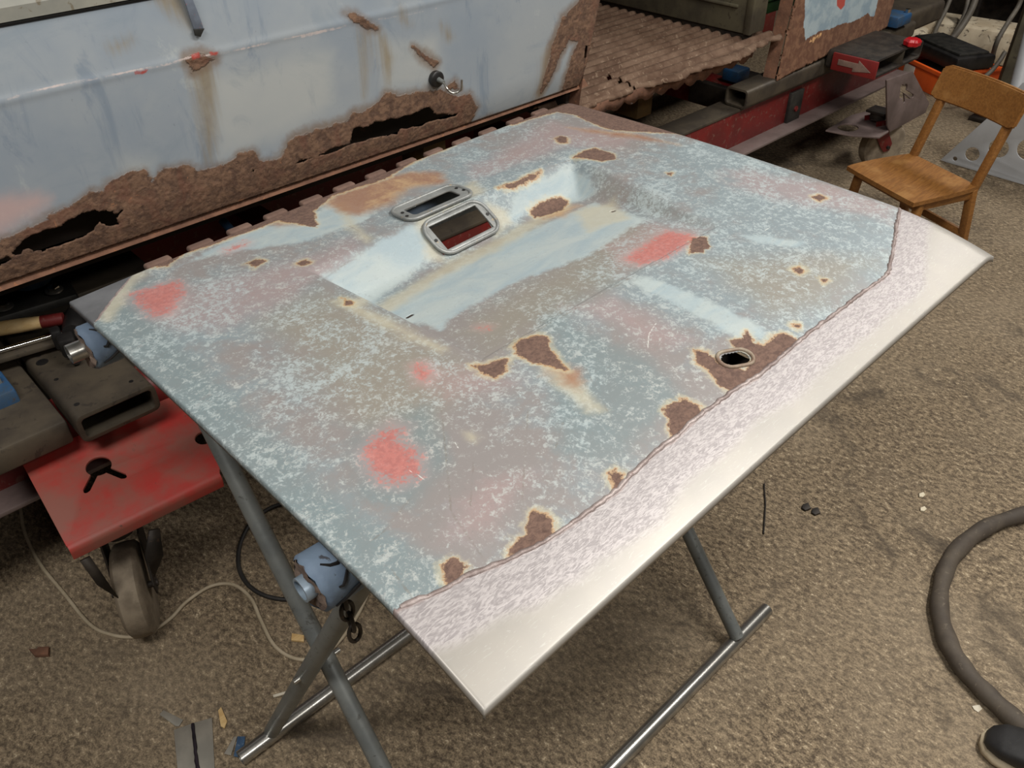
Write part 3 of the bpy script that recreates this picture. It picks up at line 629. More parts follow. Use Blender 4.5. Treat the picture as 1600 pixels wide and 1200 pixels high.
VSCR = [[(10, 155), (60, 140), (130, 126), (200, 112), (260, 100), (300, 88), (340, 84), (410, 68), (480, 52), (520, 44)], [(590, 30), (640, 22), (682, 12)], [(470, 58), (540, 40)]]
VRED = [[(298, 86), (310, 82), (312, 90), (300, 92)], [(325, 82), (340, 80), (338, 85), (328, 86)], [(208, 112), (230, 108), (228, 113), (210, 116)]]
VPALE = [[(330, 120), (520, 80), (520, 160), (400, 230), (340, 250)], [(190, 245), (240, 250), (230, 280), (180, 285)], [(590, 60), (680, 60), (690, 130), (600, 140)]]
vat = dict(rust=sdf(VQ, [vp(p) for p in VRUST], .2), stain=sdf(VQ, [vp(p) for p in VSTAIN]), pink=sdf(VQ, [vp(p) for p in VPINK]), scratch=ldf(VQ, [vp(p) for p in VSCR]), red=sdf(VQ, [vp(p) for p in VRED]), pale=sdf(VQ, [vp(p) for p in VPALE]))
XYZ = np.column_stack([VQ[:, 0], vany(VQ[:, 0], VQ[:, 1])+np.where(vat['rust'] > 0, np.random.uniform(-.0012, .0012, len(VQ)), 0), VQ[:, 1]])
idx = np.arange(nxv*nzv).reshape(nzv, nxv); quads = np.stack([idx[:-1, :-1], idx[:-1, 1:], idx[1:, 1:], idx[1:, :-1]], -1).reshape(-1, 4); cen = VQ[quads].mean(1)
hol = np.zeros(len(cen), bool)
for h in van_holes: hol |= inside(cen, h)
arch = jag(vp([(612, 262), (618, 246), (640, 230), (670, 223), (690, 228), (690, 262)]), 4, .001)
hol |= inside(cen, arch)
o = submesh('side_panel', ~hol, M_van, vat, van); o.modifiers[0].thickness = .002; o.modifiers[0].offset = 1
# sill flange under the side, window ledge above, bent strip
pyd('sill_flange', [(-.35, VY+.012, SILL-.018), (2.0, VY+.012, SILL-.012), (2.0, VY+.03, SILL+.006), (-.35, VY+.03, SILL+.006), (-.35, VY+.09, SILL-.02), (2.0, VY+.09, SILL-.02)], [(0, 1, 2, 3), (0, 4, 5, 1)], RUST, van)
led = vp([(0, 44), (232, 0)]); zl = led[0][1]; yl = float(vany(0, zl))
pyd('window_ledge', [(-.35, yl-.012, zl+.006), (1.2, yl-.012, zl+.006), (1.2, yl-.016, zl+.03), (-.35, yl-.016, zl+.03), (1.2, yl+.02, zl+.075), (-.35, yl+.02, zl+.075), (1.2, yl+.06, zl+.08), (-.35, yl+.06, zl+.08), (-.35, yl+.01, zl+.004), (1.2, yl+.01, zl+.004)], [(0, 1, 2, 3), (3, 2, 4, 5), (5, 4, 6, 7), (8, 9, 1, 0)], worn('dusty_ledge_paint', (160, 158, 146), (140, 140, 132), .55, 0, 8, (116, 106, 86), .64, .1), van)
tube('window_gap', [(-.35, yl-.001, zl+.001), (1.2, yl-.001, zl+.001)], .005, BLACK, van, 8)
# loose bent strip hanging in front of the side
sp = vp([(283, -12), (296, -12), (304, 10), (312, 30), (317, 45), (304, 46), (298, 30), (292, 10)]); tip = vp([(302, 46), (316, 45), (311, 56), (304, 54)])
M_strip = worn('blue_grey_strip_paint', (104, 112, 124), (86, 92, 102), .5, 0, 30, (196, 84, 66), .62, .1)
pl = plate('bent_strip', [(p[0], p[1]) for p in sp], [], .004, Matrix(((1, 0, 0, 0), (0, 0, -1, 1.748), (0, 1, 0, 0), (0, 0, 0, 1))), M_strip, van)
plate('strip_tip', [(p[0], p[1]) for p in tip], [], .004, Matrix(((1, 0, 0, 0), (0, 0, -1, 1.744), (0, 1, 0, 0), (0, 0, 0, 1))), DARKPLATE, van)
# door pillar seen edge on, inner sill and the dark inside of the body
pe = vp([(937, 0), (905, 152)])
zt = 1.46; xt = pe[1][0]+(pe[0][0]-pe[1][0])*(zt-pe[1][1])/(pe[0][1]-pe[1][1])
pyd('door_pillar', [(pe[1][0], VY+.0, pe[1][1]-.03), (xt, VY+.06, zt), (xt+.02, VY+.16, zt), (pe[1][0]+.012, VY+.10, pe[1][1]-.03)], [(0, 1, 2, 3)], RUST, van)
box('pillar_latch_plate', (pe[1][0]+.012, VY+.03, 1.0), (.012, .04, .05), DARKIRON, van, None, .002)
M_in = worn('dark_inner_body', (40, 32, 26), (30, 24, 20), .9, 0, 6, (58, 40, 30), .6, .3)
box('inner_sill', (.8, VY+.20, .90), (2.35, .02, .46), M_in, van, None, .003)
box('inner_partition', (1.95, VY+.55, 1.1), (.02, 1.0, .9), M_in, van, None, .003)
# ribbed load floor
zf = .715; y0, y1, x0, x1 = 1.745, 2.75, 1.86, 3.12
nr = 220; ncx = 120; V = []; Fc = []
edge_j = np.cumsum(np.random.uniform(-.006, .006, ncx)); edge_j -= np.linspace(edge_j[0], edge_j[-1], ncx)
for i in range(nr):
    for j in range(ncx):
        x = x0+(x1-x0)*j/(ncx-1); y = y0+(y1-y0)*i/(nr-1); w = (y-y0)/.048
        z = zf+.007*math.tanh(2.2*math.sin(2*math.pi*w))/.97+random.uniform(-.0006, .0006)
        f0 = max(0, 1-i/8)
        V.append((x, y+f0*edge_j[j]*1.2, z-.012*f0*f0))
for i in range(nr-1):
    for j in range(ncx-1): Fc.append((i*ncx+j, i*ncx+j+1, (i+1)*ncx+j+1, (i+1)*ncx+j))
crack = [tuple(wz(*p, zf)[:2]) for p in ((948, 116), (952, 120), (966, 121), (974, 128), (984, 130), (990, 135), (996, 137), (992, 138), (982, 133), (972, 131), (964, 124), (950, 122))]
Va = np.array(V); Fa = np.array(Fc); keep = ~inside(Va[Fa].mean(1)[:, :2], crack)
M_lf = worn('rusty_ribbed_floor', (118, 94, 76), (92, 68, 52), .85, .1, 14, (142, 120, 100), .58, .5, 60)
lf = pyd('load_floor', V, [tuple(map(int, f)) for f in Fa[keep]], M_lf, van, True, 60); m = lf.modifiers.new('t', 'SOLIDIFY'); m.thickness = .003
n = 60; V = []; ej = np.cumsum(np.random.uniform(-.008, .008, n))
for j in range(n):
    x = 1.86+(2.95-1.86)*j/(n-1); V += [(x, 1.762, zf-.008), (x, 1.77, zf-.045-.02*abs(math.sin(j*.7))+ej[j]*.3)]
pyd('floor_edge_flange', V, [(2*j, 2*j+2, 2*j+3, 2*j+1) for j in range(n-1)], RUST, van).modifiers.new('t', 'SOLIDIFY').thickness = .004
# step box inside the load space
bx0 = wz(1170, 60, zf+.01); xb = bx0[0]
box('inner_step_box', (xb+.05, (bx0[1]+3.1)/2, zf+.17), (.10, 3.1-bx0[1], .30), OLIVE, van, None, .006)
box('step_box_toe', (xb+.03, (bx0[1]+.01+3.1)/2, zf+.012), (.03, 3.08-bx0[1], .03), DARKIRON, van, None, .003)
box('step_box_rib', (xb-.004, (bx0[1]+.03+3.1)/2, zf+.115), (.012, 3.0-bx0[1], .012), OLIVE, van, None, .004)
box('step_box_post', (xb+.004, bx0[1]+.012, zf+.17), (.02, .03, .30), OLIVE, van, None, .004)
# rear corner of the body: rust with a patch of paint left
RQ = vp([(1240, 0), (1210, 126), (1300, 80), (1340, 62), (1386, 42), (1402, -15), (1420, -80), (1262, -90)])
RQ = jag(RQ, 4, .004)
def mat_corner():
    t = NT('rear_corner_paint'); n3 = t.noise(40, 7, .65, .6); n2 = t.noise(12, 6, .6); p = t.attr('paint'); r = t.attr('red'); br = t.attr('bright')
    rc = t.mix(t.step(n3, .4, .65), rgb(106, 72, 54), rgb(134, 98, 74)); rc = t.mix(t.mul(t.step(n2, .55, .7), .6), rc, rgb(84, 58, 44))
    pm = t.step(t.add(p, t.add(t.mul(t.add(n3, -.5), .02), t.mul(t.add(n2, -.5), .03))), -.001, .002)
    pc = t.mix(t.step(n2, .4, .6), rgb(146, 166, 178), rgb(172, 188, 194)); c = t.mix(pm, rc, pc)
    c = t.mix(t.step(t.add(r, t.mul(t.add(n3, -.5), .01)), -.002, .002), c, rgb(184, 84, 74))
    c = t.mix(t.mul(t.step(t.add(br, t.mul(t.add(n3, -.5), .06)), -.002, .002), .9), c, rgb(226, 178, 124))
    t.bump(n3, .5, .003); return t.out(c, t.add(.8, t.mul(pm, -.4)))
zr = np.array(RQ); nx_, nz_ = 150, 110
gx, gz = np.meshgrid(np.linspace(zr[:, 0].min(), zr[:, 0].max(), nx_), np.linspace(zr[:, 1].min(), zr[:, 1].max(), nz_)); VQ = np.stack([gx, gz], -1).reshape(-1, 2)
snap(VQ, RQ, True, .0045)
XYZ = np.column_stack([VQ[:, 0], VY-.005+.1*np.clip(VQ[:, 0]-zr[:, 0].max()+.12, 0, 1), VQ[:, 1]])
idx = np.arange(nx_*nz_).reshape(nz_, nx_); quads = np.stack([idx[:-1, :-1], idx[:-1, 1:], idx[1:, 1:], idx[1:, :-1]], -1).reshape(-1, 4)
cat_ = dict(paint=sdf(VQ, [vp([(1258, -60), (1252, 40), (1256, 60), (1275, 50), (1300, 42), (1335, 30), (1352, 22), (1362, 28), (1372, -20), (1370, -60)])]), red=sdf(VQ, [vp([(1304, -10), (1318, -8), (1316, 8), (1310, 15), (1304, 8)])]), bright=sdf(VQ, [vp([(1260, 65), (1270, 55), (1280, 50), (1278, 56), (1266, 66)])]))
co = submesh('rear_corner', inside(VQ[quads].mean(1), RQ), mat_corner(), cat_, van); co.modifiers[0].thickness = .006; co.modifiers[0].offset = 1
zc = zr[:, 1].min()
pyd('corner_inner_edge', [(*wy(1240, 0, VY)[:2], wy(1240, 0, VY)[2]), tuple(wy(1210, 126, VY)), tuple(wy(1210, 126, VY)+np.array([-.01, .05, 0])), tuple(wy(1240, 0, VY)+np.array([-.01, .05, 0])), tuple(wy(1250, -70, VY)), tuple(wy(1250, -70, VY)+np.array([-.01, .05, 0]))], [(0, 1, 2, 3), (4, 0, 3, 5)], RUST, van)
box('shade_under_floor', (.78, 2.65, .735), (2.26, 1.42, .03), M_in, van, None, .005)  # floor slab added to keep overhead light off the rear beam
# unseen roof added to shade the load space; far side and end walls
box('unseen_roof_panel', (1.7, 2.55, 1.98), (4.3, 1.7, .03), M_in, van, None, .01); box('far_side', (1.7, 3.38, 1.3), (4.3, .03, 1.35), M_in, van, None, .01); box('end_wall', (3.85, 2.6, 1.25), (.03, 1.55, 1.1), M_in, van, None, .01)
box('cant_rail', (1.7, 1.86, 1.9), (4.3, .06, .16), OLIVE, van, None, .01)
# green load seen past the step box
gl = wz(1185, 38, zf+.01)
gl = np.array([xb-.06, bx0[1]-.16, 0])
g = thing('green_crate', (gl[0]+.45, gl[1]+.6, zf+.008), 'dark green crate standing on the ribbed floor inside the van', 'crate')
GREEN = worn('dark_green_plastic', (40, 70, 30), (32, 56, 26), .6, 0, 8)
box('crate_body', (gl[0]+.45, gl[1]+.6, zf+.16), (.42, .6, .30), GREEN, g, None, .01)
for q in (.07, .15, .23): box('crate_rib', (gl[0]+.45, gl[1]+.6, zf+q), (.435, .615, .014), GREEN, g, None, .004)
# magnet hook on the side
hk = wy(678, 122, VY)
mh = thing('magnet_hook', hk+np.array([0, -.004, -.02]), 'round black magnet with a steel hook stuck to the van side', 'hook')
yv = float(vany(0, hk[2]))
tube('magnet_cup', [(hk[0], yv-.001, hk[2]), (hk[0], yv-.006, hk[2]), (hk[0], yv-.016, hk[2]), (hk[0], yv-.019, hk[2])], [.019, .021, .021, .017], BLACK, mh, 24)
tube('hook_stud', [(hk[0], yv-.019, hk[2]), (hk[0]+.002, yv-.038, hk[2]-.003)], [.007, .005], STEEL, mh, 12)
hp = [(hk[0]+.002, yv-.036, hk[2]-.003)]+[(hk[0]+.016-.015*math.cos(a), yv-.05-.004*k, hk[2]-.013-.015*math.sin(a)) for k, a in enumerate(np.linspace(.1, 2.9, 7))]+[(hk[0]+.031, yv-.076, hk[2]+.006)]
tube('hook', smooth_path(hp, 4), .0028, STEEL_BRIGHT, mh, 8)

# ------------------------------------------------------------------ wheeled chassis bench under the van
jig = thing('chassis_bench', (2.0, 1.9, 0), 'red and grey wheeled chassis bench under the van body', 'workbench')
def ibeam(name, x0, x1, y, z0, z1, fl, mat, parent, side=-1, th=.012):
    bm = bmesh.new(); xm, L = (x0+x1)/2, x1-x0
    bm_box(bm, (xm, y+side*0, (z0+z1)/2), (L, th, z1-z0), None, .002); bm_box(bm, (xm, y-side*fl/2, z1-th/2), (L, fl, th), None, .003); bm_box(bm, (xm, y+side*fl/2, z0+th/2), (L, fl, th), None, .003)
    return from_bm(name, bm, mat, parent)
B1Y = 1.77
box('main_beam', (1.9, B1Y+.006, .385), (4.9, .012, .165), JIG_RED_SHADED, jig, None, .003)
box('beam_flange', (1.9, B1Y+.05, .462), (4.9, .11, .012), JIG_GREY, jig, None, .003)
box('beam_flange', (1.9, B1Y-.035, .305), (4.9, .08, .012), JIG_MAUVE, jig, None, .003)
box('rear_beam', (1.9, 2.55, .42), (4.9, .10, .22), JIG_RED_SHADED, jig, None, .006)
for x in (.05, 1.1, 2.2, 3.3): box('cross_beam', (x, 2.2, .36), (.10, .68, .12), JIG_RED_SHADED, jig, None, .006)
pl0 = wy(1240, 165, B1Y-.004); box('welded_lug', (pl0[0], B1Y-.006, pl0[2]), (.10, .018, .13), DARKPLATE, jig, None, .003)
tube('lug_bolt', [(pl0[0], B1Y-.014, pl0[2]-.01), (pl0[0], B1Y-.022, pl0[2]-.01)], .012, JIG_RED_SHADED, jig, 6)
for x in (2.6, 1.55): box('stand_off', (x, 2.05, .56), (.09, .12, .20), worn('ochre_stand_off', (112, 84, 40), (90, 70, 40), .7, 0, 12), jig, None, .005)
# long grey box rail lying on the beam at the right
g0 = wy(1168, 150, 1.74)
def boxtube(name, c, s, axis, mat, parent, wall=.007, rot=None):
    """rectangular hollow section, open at both ends along axis (0 x, 1 y)"""
    a, b = (s[1], s[2]) if axis == 0 else (s[0], s[2]); L = s[axis]
    M = frame3(Vector(c)+Vector((L/2, 0, 0) if axis == 0 else (0, -L/2, 0)), (0, 1, 0) if axis == 0 else (1, 0, 0), (0, 0, 1))
    bev = .0012
    return plate(name, rrect(a, b, min(a, b)*.22), [rrect(a-2*wall, b-2*wall, min(a, b)*.16)], L, M, mat, parent, bev)
boxtube('box_rail', ((g0[0]+4.35)/2, 1.79, .508), (4.35-g0[0], .10, .072), 0, JIG_GREY, jig)
# left side: outrigger plate with a lobed hole over the castor
P0 = wz(104, 852, .385); P1 = wz(342, 738, .385); P2 = wz(4, 676, .46)
ux = P1-P0; W_ = np.linalg.norm(ux); uy = P2-P0; uy = uy-ux*(uy@ux)/(ux@ux); H_ = np.linalg.norm(uy)
Mp = frame3(P0, ux, uy)
def onplate(px, py):
    nrm = np.cross(ux, uy); r = ray(px, py); t = (nrm@(P0-CAM))/(nrm@r); p = CAM+r*t-P0; return (p@ux/W_, p@uy/H_)
lc = onplate(154, 728); la = onplate(135, 766); lb = onplate(193, 744)
def ang(p, c): return math.degrees(math.atan2(p[1]-c[1], p[0]-c[0])), math.hypot(p[0]-c[0], p[1]-c[1])
aA, lA = ang(la, lc); aB, lB = ang(lb, lc)
hh = lobed(lc, .027, [(aA, lA, .0085), (aB, lB, .0085)])
ovl = [(onplate(318, 684)[0]+.02*math.cos(a), onplate(318, 684)[1]+.02*math.sin(a)) for a in np.linspace(0, 2*math.pi, 18, endpoint=False)]
oR = onplate(344, 690)[0]
op = plate('outrigger_plate', [(0, 0), (W_, 0), (W_+.05, .10), (W_+.05, H_+.02), (0, H_)], [hh, ovl], .007, Mp, JIG_RED_WORN, jig)
uxn = ux/W_; uyn = uy/H_; nn = np.cross(uxn, uyn)
# rolled front lip of the plate
V = []; Fc = []; prof = [(0, 0), (-.008, -.001), (-.013, -.006), (-.015, -.014), (-.015, -.035), (-.009, -.035), (-.009, -.015), (-.006, -.008), (0, -.007)]
for e in (0, W_):
    for a, b in prof: V.append(P0+uxn*e+uyn*a+nn*b)
k = len(prof)
for i in range(k): Fc.append((i, (i+1) % k, k+(i+1) % k, k+i))
Fc += [tuple(range(k)), tuple(range(2*k-1, k-1, -1))]
pyd('rolled_lip', V, Fc, JIG_RED_WORN, op, True, 60)
# upright web behind the plate
pyd('plate_web', [P0+uyn*H_*.72+uxn*.03-nn*.004, P0+uyn*H_*.72+uxn*(W_+.25)-nn*.004, P0+uyn*H_*.95+uxn*(W_+.25)+nn*.06, P0+uyn*H_*.95+uxn*.03+nn*.06], [(0, 1, 2, 3)], JIG_RED_SHADED, op).modifiers.new('t', 'SOLIDIFY').thickness = .006
def castor(name, c, r, w, yaw, red=False):
    d = np.array([math.cos(yaw), math.sin(yaw), 0]); e = np.array([-d[1], d[0], 0]); cc = np.array([c[0], c[1], r]); pv_ = cc-d*.065
    root = box(name, (pv_[0], pv_[1], 2*r+.055), (.09, .09, .012), DARKIRON, jig, None, .003)
    tube('swivel_ring', [pv_+np.array([0, 0, r+.018]), pv_+np.array([0, 0, r+.05])], .036, DARKIRON, root, 20)
    V = []; Fc = []; prof = [(-w/2, r*.35), (-w/2, r*.90), (-w*.36, r*.985), (0, r), (w*.36, r*.985), (w/2, r*.90), (w/2, r*.35)]; n = 40
    for i in range(n):
        a = 2*math.pi*i/n
        for u, q in prof: V.append(cc+e*u+q*(math.cos(a)*d+math.sin(a)*np.array([0, 0, 1])))
    k = len(prof)
    for i in range(n):
        for j in range(k-1): Fc.append((i*k+j, i*k+j+1, ((i+1) % n)*k+j+1, ((i+1) % n)*k+j))
    for s in (0, k-1): Fc.append(tuple(i*k+s for i in range(n)))
    pyd('wheel', V, Fc, RUBBER, root, True, 40)
    tube('axle', [cc-e*(w/2+.022), cc+e*(w/2+.022)], .008, DARKIRON, root, 10)
    for s in (-1, 1):      # splayed fork cheeks
        o = cc+e*s*(w/2+.012)
        M = frame3(o, d, (0, 0, 1)); out = [(-.10, r+.02), (-.035, r+.02), (-.01, r*.55), (.02, .015), (.014, -.018), (-.014, -.022), (-.035, .0), (-.085, r*.6)]
        plate('fork_cheek', out, [], .005, M, JIG_RED_SHADED if red else DARKIRON, root)
    return root
castor('castor', (.205, 1.485), .112, .056, math.radians(-112))
# swung-out brake flaps beside the left wheel
for pts in ([(124, 876), (140, 868), (186, 935), (150, 912)], [(232, 828), (248, 825), (254, 865), (240, 900), (226, 868)]):
    w3 = [wy(p[0], p[1], 1.42) for p in pts]; b = pyd('brake_flap', w3, [tuple(range(len(w3)))], DARKIRON, jig); b.modifiers.new('t', 'SOLIDIFY').thickness = .005
# hollow cross rail with holes on top
T0 = wz(116, 655, .55); T1 = wz(240, 601, .55); tw = T1[0]-T0[0]
ty = (T0[1]+T1[1])/2
bt = boxtube('hollow_cross_rail', ((T0[0]+T1[0])/2, ty+.30, .55-.033), (tw, .60, .066), 1, JIG_GREY, jig, .008)
for px, py, r in ((66, 566, .013), (60, 556, .006), (88, 593, .005), (120, 632, .006), (205, 596, .005)):
    q = wz(px, py, .551); tube('rail_hole', [q-np.array([0, 0, .004]), q+np.array([0, 0, .0006])], r, BLACK, bt, 16)
box('side_rail', (T0[0]-.105, ty+.36, .505), (.19, .66, .06), JIG_GREY, jig, None, .008)
bcl = wz(14, 606, .545); box('blue_clamp_block', (bcl[0]-.035, bcl[1], .545), (.08, .10, .045), BLUE_STEEL, jig, None, .006)
tube('clamp_bolt', [(bcl[0]-.02, bcl[1], .56), (bcl[0]-.02, bcl[1], .582)], .014, STEEL, jig, 6)
# dark clamp plate with bolts beyond it
D0 = wz(4, 492, .57); D1 = wz(104, 462, .57); dd = D1-D0
box('sill_clamp_plate', (D0+D1)/2+np.array([-.03, .045, -.012]), (np.linalg.norm(dd)+.12, .10, .028), DARKPLATE, jig, rot_axes(dd), .008)
for px, py in ((84, 452), (6, 478)):
    q = wz(px, py, .585); tube('plate_bolt', [q, q+np.array([0, 0, .008])], .014, CHROME, jig, 6); tube('bolt_washer', [q-np.array([0, 0, .004]), q], .021, STEEL_BRIGHT, jig, 18)
qb = wz(50, 440, .585); tube('blue_jack_pad', [qb, qb+np.array([0, 0, .05])], [.045, .038], BLUE_STEEL, jig, 20)
q = wz(50, 455, .575); box('clamp_base', (q[0], q[1]+.06, .535), (.55, .25, .05), JIG_GREY, jig, None, .006)
tube('clamp_rod', [wz(8, 380, .62), wz(30, 425, .58)], .012, STEEL_BRIGHT, jig, 12)
s0 = wy(370, 335, 2.05); tube('blue_strut', [wy(348, 345, 2.05), wy(372, 372, 1.98)], .012, BLUE_STEEL, jig, 10)
# right side: block with hollow ends, lobed bracket, castor, sticker, red knob
KX0 = wy(1386, 125, 1.5); zb0 = wy(1390, 207, 1.5)[2]
def bp(pts): return [tuple(wy(*p, 1.5)[[0, 2]]) for p in pts]
br = bp([(1386, 126), (1426, 112), (1452, 162), (1446, 176), (1391, 206), (1387, 196)])
lbc = bp([(1412, 143)])[0]; l1 = bp([(1426, 151)])[0]; l2 = bp([(1413, 158)])[0]; l3 = bp([(1409, 136)])[0]
hb = lobed(lbc, .034, [(*ang(l1, lbc), .012), (*ang(l2, lbc), .012), (*ang(l3, lbc), .014)])
MX = Matrix(((1, 0, 0, 0), (0, 0, -1, 1.5), (0, 1, 0, 0), (0, 0, 0, 1)))
brk = plate('lobed_bracket', br, [hb], .008, MX, JIG_MAUVE, jig)
fp = [tuple(wz(*p, zb0+.012)[:2]) for p in ((1388, 205), (1374, 214), (1330, 211), (1291, 203), (1330, 180), (1386, 165))]
eh = wz(1325, 199, zb0+.012); elh = [(eh[0]+.055*math.cos(a), eh[1]+.045*math.sin(a)) for a in np.linspace(0, 2*math.pi, 20, endpoint=False)]
plate('bracket_foot', fp, [elh], .008, Matrix.Translation((0, 0, zb0+.012)), JIG_MAUVE, jig)
castor('castor', (wz(1415, 240, 0.1)[0], 1.56), .112, .06, math.radians(-25), True)
KB = wy(1388, 108, 1.52); KT = wy(1340, 82, 1.52)
blk = boxtube('rail_block', (KB[0]+.06, 1.62, KB[2]+.03), (.42, .22, .075), 1, DARKIRON, jig, .008)
box('block_divider', (KB[0]+.10, 1.62, KB[2]+.03), (.012, .216, .06), JIG_GREY, blk, None, .002)
RX0 = wy(1340, 100, 1.50); RX1 = wy(1386, 122, 1.50)
ctr = (RX0+RX1)/2
M_sr = worn('red_sticker', (130, 34, 32), (112, 32, 30), .5, 0, 10); M_sw = worn('white_print', (140, 116, 104), (118, 98, 88), .6, 0, 20)
sx = .19; stk = box('end_plate', (KB[0]-.155, 1.60, KB[2]+.03), (.012, .20, .07), M_sr, blk, None, .002)
ar = [(-.07, -.008), (.0, -.008), (.0, -.022), (.075, -.010), (.02, .024), (.02, .012), (-.07, .012)]
plate('white_arrow', ar, [], .002, frame3((KB[0]-.163, 1.60, KB[2]+.03), (0, -1, 0), (0, 0, 1)), M_sw, blk)
kq = wz(1424, 72, KB[2]+.07)
kn = thing('red_knob', (kq[0], kq[1], KB[2]+.066), 'small glossy red screw knob on the dark steel rail block', 'knob')
M_kn = worn('red_plastic', (190, 26, 34), (170, 20, 30), .3, 0, 8)
V = []; Fc = []; n = 30
for z, r in ((0, .022), (.006, .032), (.022, .034), (.032, .026), (.035, .001)):
    for i in range(n): a = 2*math.pi*i/n; rr = r*(1+.10*math.cos(6*a)); V.append((kq[0]+rr*math.cos(a), kq[1]+rr*math.sin(a), KB[2]+.069+z))
for i in range(4):
    for j in range(n): Fc.append((i*n+j, i*n+(j+1) % n, (i+1)*n+(j+1) % n, (i+1)*n+j))
Fc.append(tuple(range(n-1, -1, -1)))
pyd('knob_grip', V, Fc, M_kn, kn); tube('knob_stud', [(kq[0], kq[1], KB[2]+.066), (kq[0], kq[1], KB[2]+.072)], .012, STEEL, kn, 12)
q0 = wy(1300, 70, 1.80); q1 = wy(1460, 22, 1.80)
boxtube('upper_rail', ((q0[0]+q1[0])/2+.05, 1.9, q1[2]), ((q1[0]-q0[0])+.1, .20, .10), 0, JIG_GREY, jig)
qb2 = wz(1396, 38, q1[2]+.05); box('blue_pad', (qb2[0], qb2[1], q1[2]+.075), (.14, .10, .05), BLUE_STEEL, jig, None, .01); tube('pad_bolt', [(qb2[0]+.05, qb2[1]-.03, q1[2]+.10), (qb2[0]+.05, qb2[1]-.03, q1[2]+.115)], .012, CHROME, jig, 6)
qb3 = wy(1150, 115, 2.05); box('blue_pad', (qb3[0], 2.05, qb3[2]), (.10, .08, .05), BLUE_STEEL, jig, None, .008); tube('pad_bolt', [qb3+np.array([.09, 0, -.03]), qb3+np.array([.09, 0, -.015])], .010, CHROME, jig, 6)
box('pad_base', (qb3[0]+.05, 2.12, qb3[2]-.09), (.30, .20, .10), DARKIRON, jig, None, .006)

# ------------------------------------------------------------------ hammer and bar clamp on the rails
hz = .60
h0 = wz(-40, 520, hz); h1 = wz(98, 498, hz); hd = (h1-h0)/np.linalg.norm(h1-h0)
ham = thing('hammer', (h0[0], h0[1], .58), 'hammer with pale wooden handle and red band lying on the bench rail', 'hammer')
L = np.linalg.norm(h1-h0)
tube('handle', [h0, h0+hd*.04, h0+hd*L*.5, h0+hd*(L-.045)], [.012, .0165, .0165, .0145], WOOD_PALE, ham, 16)
tube('red_band', [h0+hd*(L-.045), h0+hd*(L+.002)], [.0148, .0148], JIG_RED_SHADED, ham, 16)
hc = h1+hd*.022; tube('hammer_head', [hc+np.array([0, 0, -.012])-np.array([-hd[1], hd[0], 0])*.05, hc+np.array([0, 0, -.012])-np.array([-hd[1], hd[0], 0])*.03, hc+np.array([0, 0, -.012])+np.array([-hd[1], hd[0], 0])*.03, hc+np.array([0, 0, -.012])+np.array([-hd[1], hd[0], 0])*.06], [.022, .024, .023, .010], BLACK, ham, 14)
c0 = wz(-40, 560, .585); c1 = wz(84, 524, .585); cd = (c1-c0)/np.linalg.norm(c1-c0); cl = thing('bar_clamp', (c1[0], c1[1], .56), 'black bar clamp with shiny chrome rod below the hammer', 'clamp')
tube('clamp_rod', [c0, c1+cd*.02], .0055, CHROME, cl, 10)
box('clamp_bar', (c0+c1)/2+np.array([.0, -.012, -.012]), (np.linalg.norm(c1-c0), .022, .012), JIG_GREY, cl, rot_axes(cd), .002)
for px, py, s, z in ((90, 528, (.022, .03, .05), .585), (106, 538, (.035, .04, .045), .585), (114, 552, (.02, .03, .05), .58)):
    qq = wz(px, py, z); box('clamp_jaw', qq, s, BLACK, cl, rot_axes(cd), .006)

# ------------------------------------------------------------------ chair
zs = .36
A_ = wz(1322, 258, zs)[:2]; B_ = wz(1415, 234, zs)[:2]; C_ = wz(1528, 290, zs)[:2]; D_ = wz(1442, 324, zs)[:2]
chair = thing('wooden_chair', (*((A_+B_+C_+D_)/4), 0), 'small varnished wooden school chair beside the silver panel corner', 'chair')
u = (C_-B_)/np.linalg.norm(C_-B_); v = (B_-A_)/np.linalg.norm(B_-A_); cc = (A_+B_+C_+D_)/4
wd = np.linalg.norm(C_-B_); dp = (np.linalg.norm(B_-A_)+np.linalg.norm(C_-D_))/2
fv = -(v-u*(v@u)); fv /= np.linalg.norm(fv)           # towards the front of the seat
def cp(a, b, z): p = cc+u*a+fv*b; return np.array([p[0], p[1], z])
n1_, n2_ = 14, 14; V = []; Fc = []
for s_ in (1, -1):
    for i in range(n1_):
        for j in range(n2_):
            a = (i/(n1_-1)*2-1); b = (j/(n2_-1)*2-1); k_ = 1-.04*(abs(a)**6+abs(b)**6)*.5; r_ = max(abs(a), abs(b))
            zz_ = zs-(.0 if s_ > 0 else .016)-.006*(1-a*a)*(1-b*b)*(1 if s_ > 0 else 0)-.004*max(0, b)**3
            V.append(cp(a*wd/2*(1-.05*max(0, -b))*k_, b*dp/2*k_, zz_))
m_ = n1_*n2_
for i in range(n1_-1):
    for j in range(n2_-1):
        q = (i*n2_+j, (i+1)*n2_+j, (i+1)*n2_+j+1, i*n2_+j+1); Fc.append(q); Fc.append(tuple(m_+t for t in reversed(q)))
bd = [i*n2_ for i in range(n1_)]+[(n1_-1)*n2_+j for j in range(1, n2_)]+[i*n2_+n2_-1 for i in range(n1_-2, -1, -1)]+[j for j in range(n2_-2, 0, -1)]
for a, b in zip(bd, bd[1:]+bd[:1]): Fc.append((a, m_+a, m_+b, b))
bmx = bmesh.new(); me_ = bpy.data.meshes.new('seat'); me_.from_pydata([tuple(map(float, p)) for p in V], [], Fc); bmx.from_mesh(me_); from_bm('seat', bmx, WOOD, chair, True, 40)
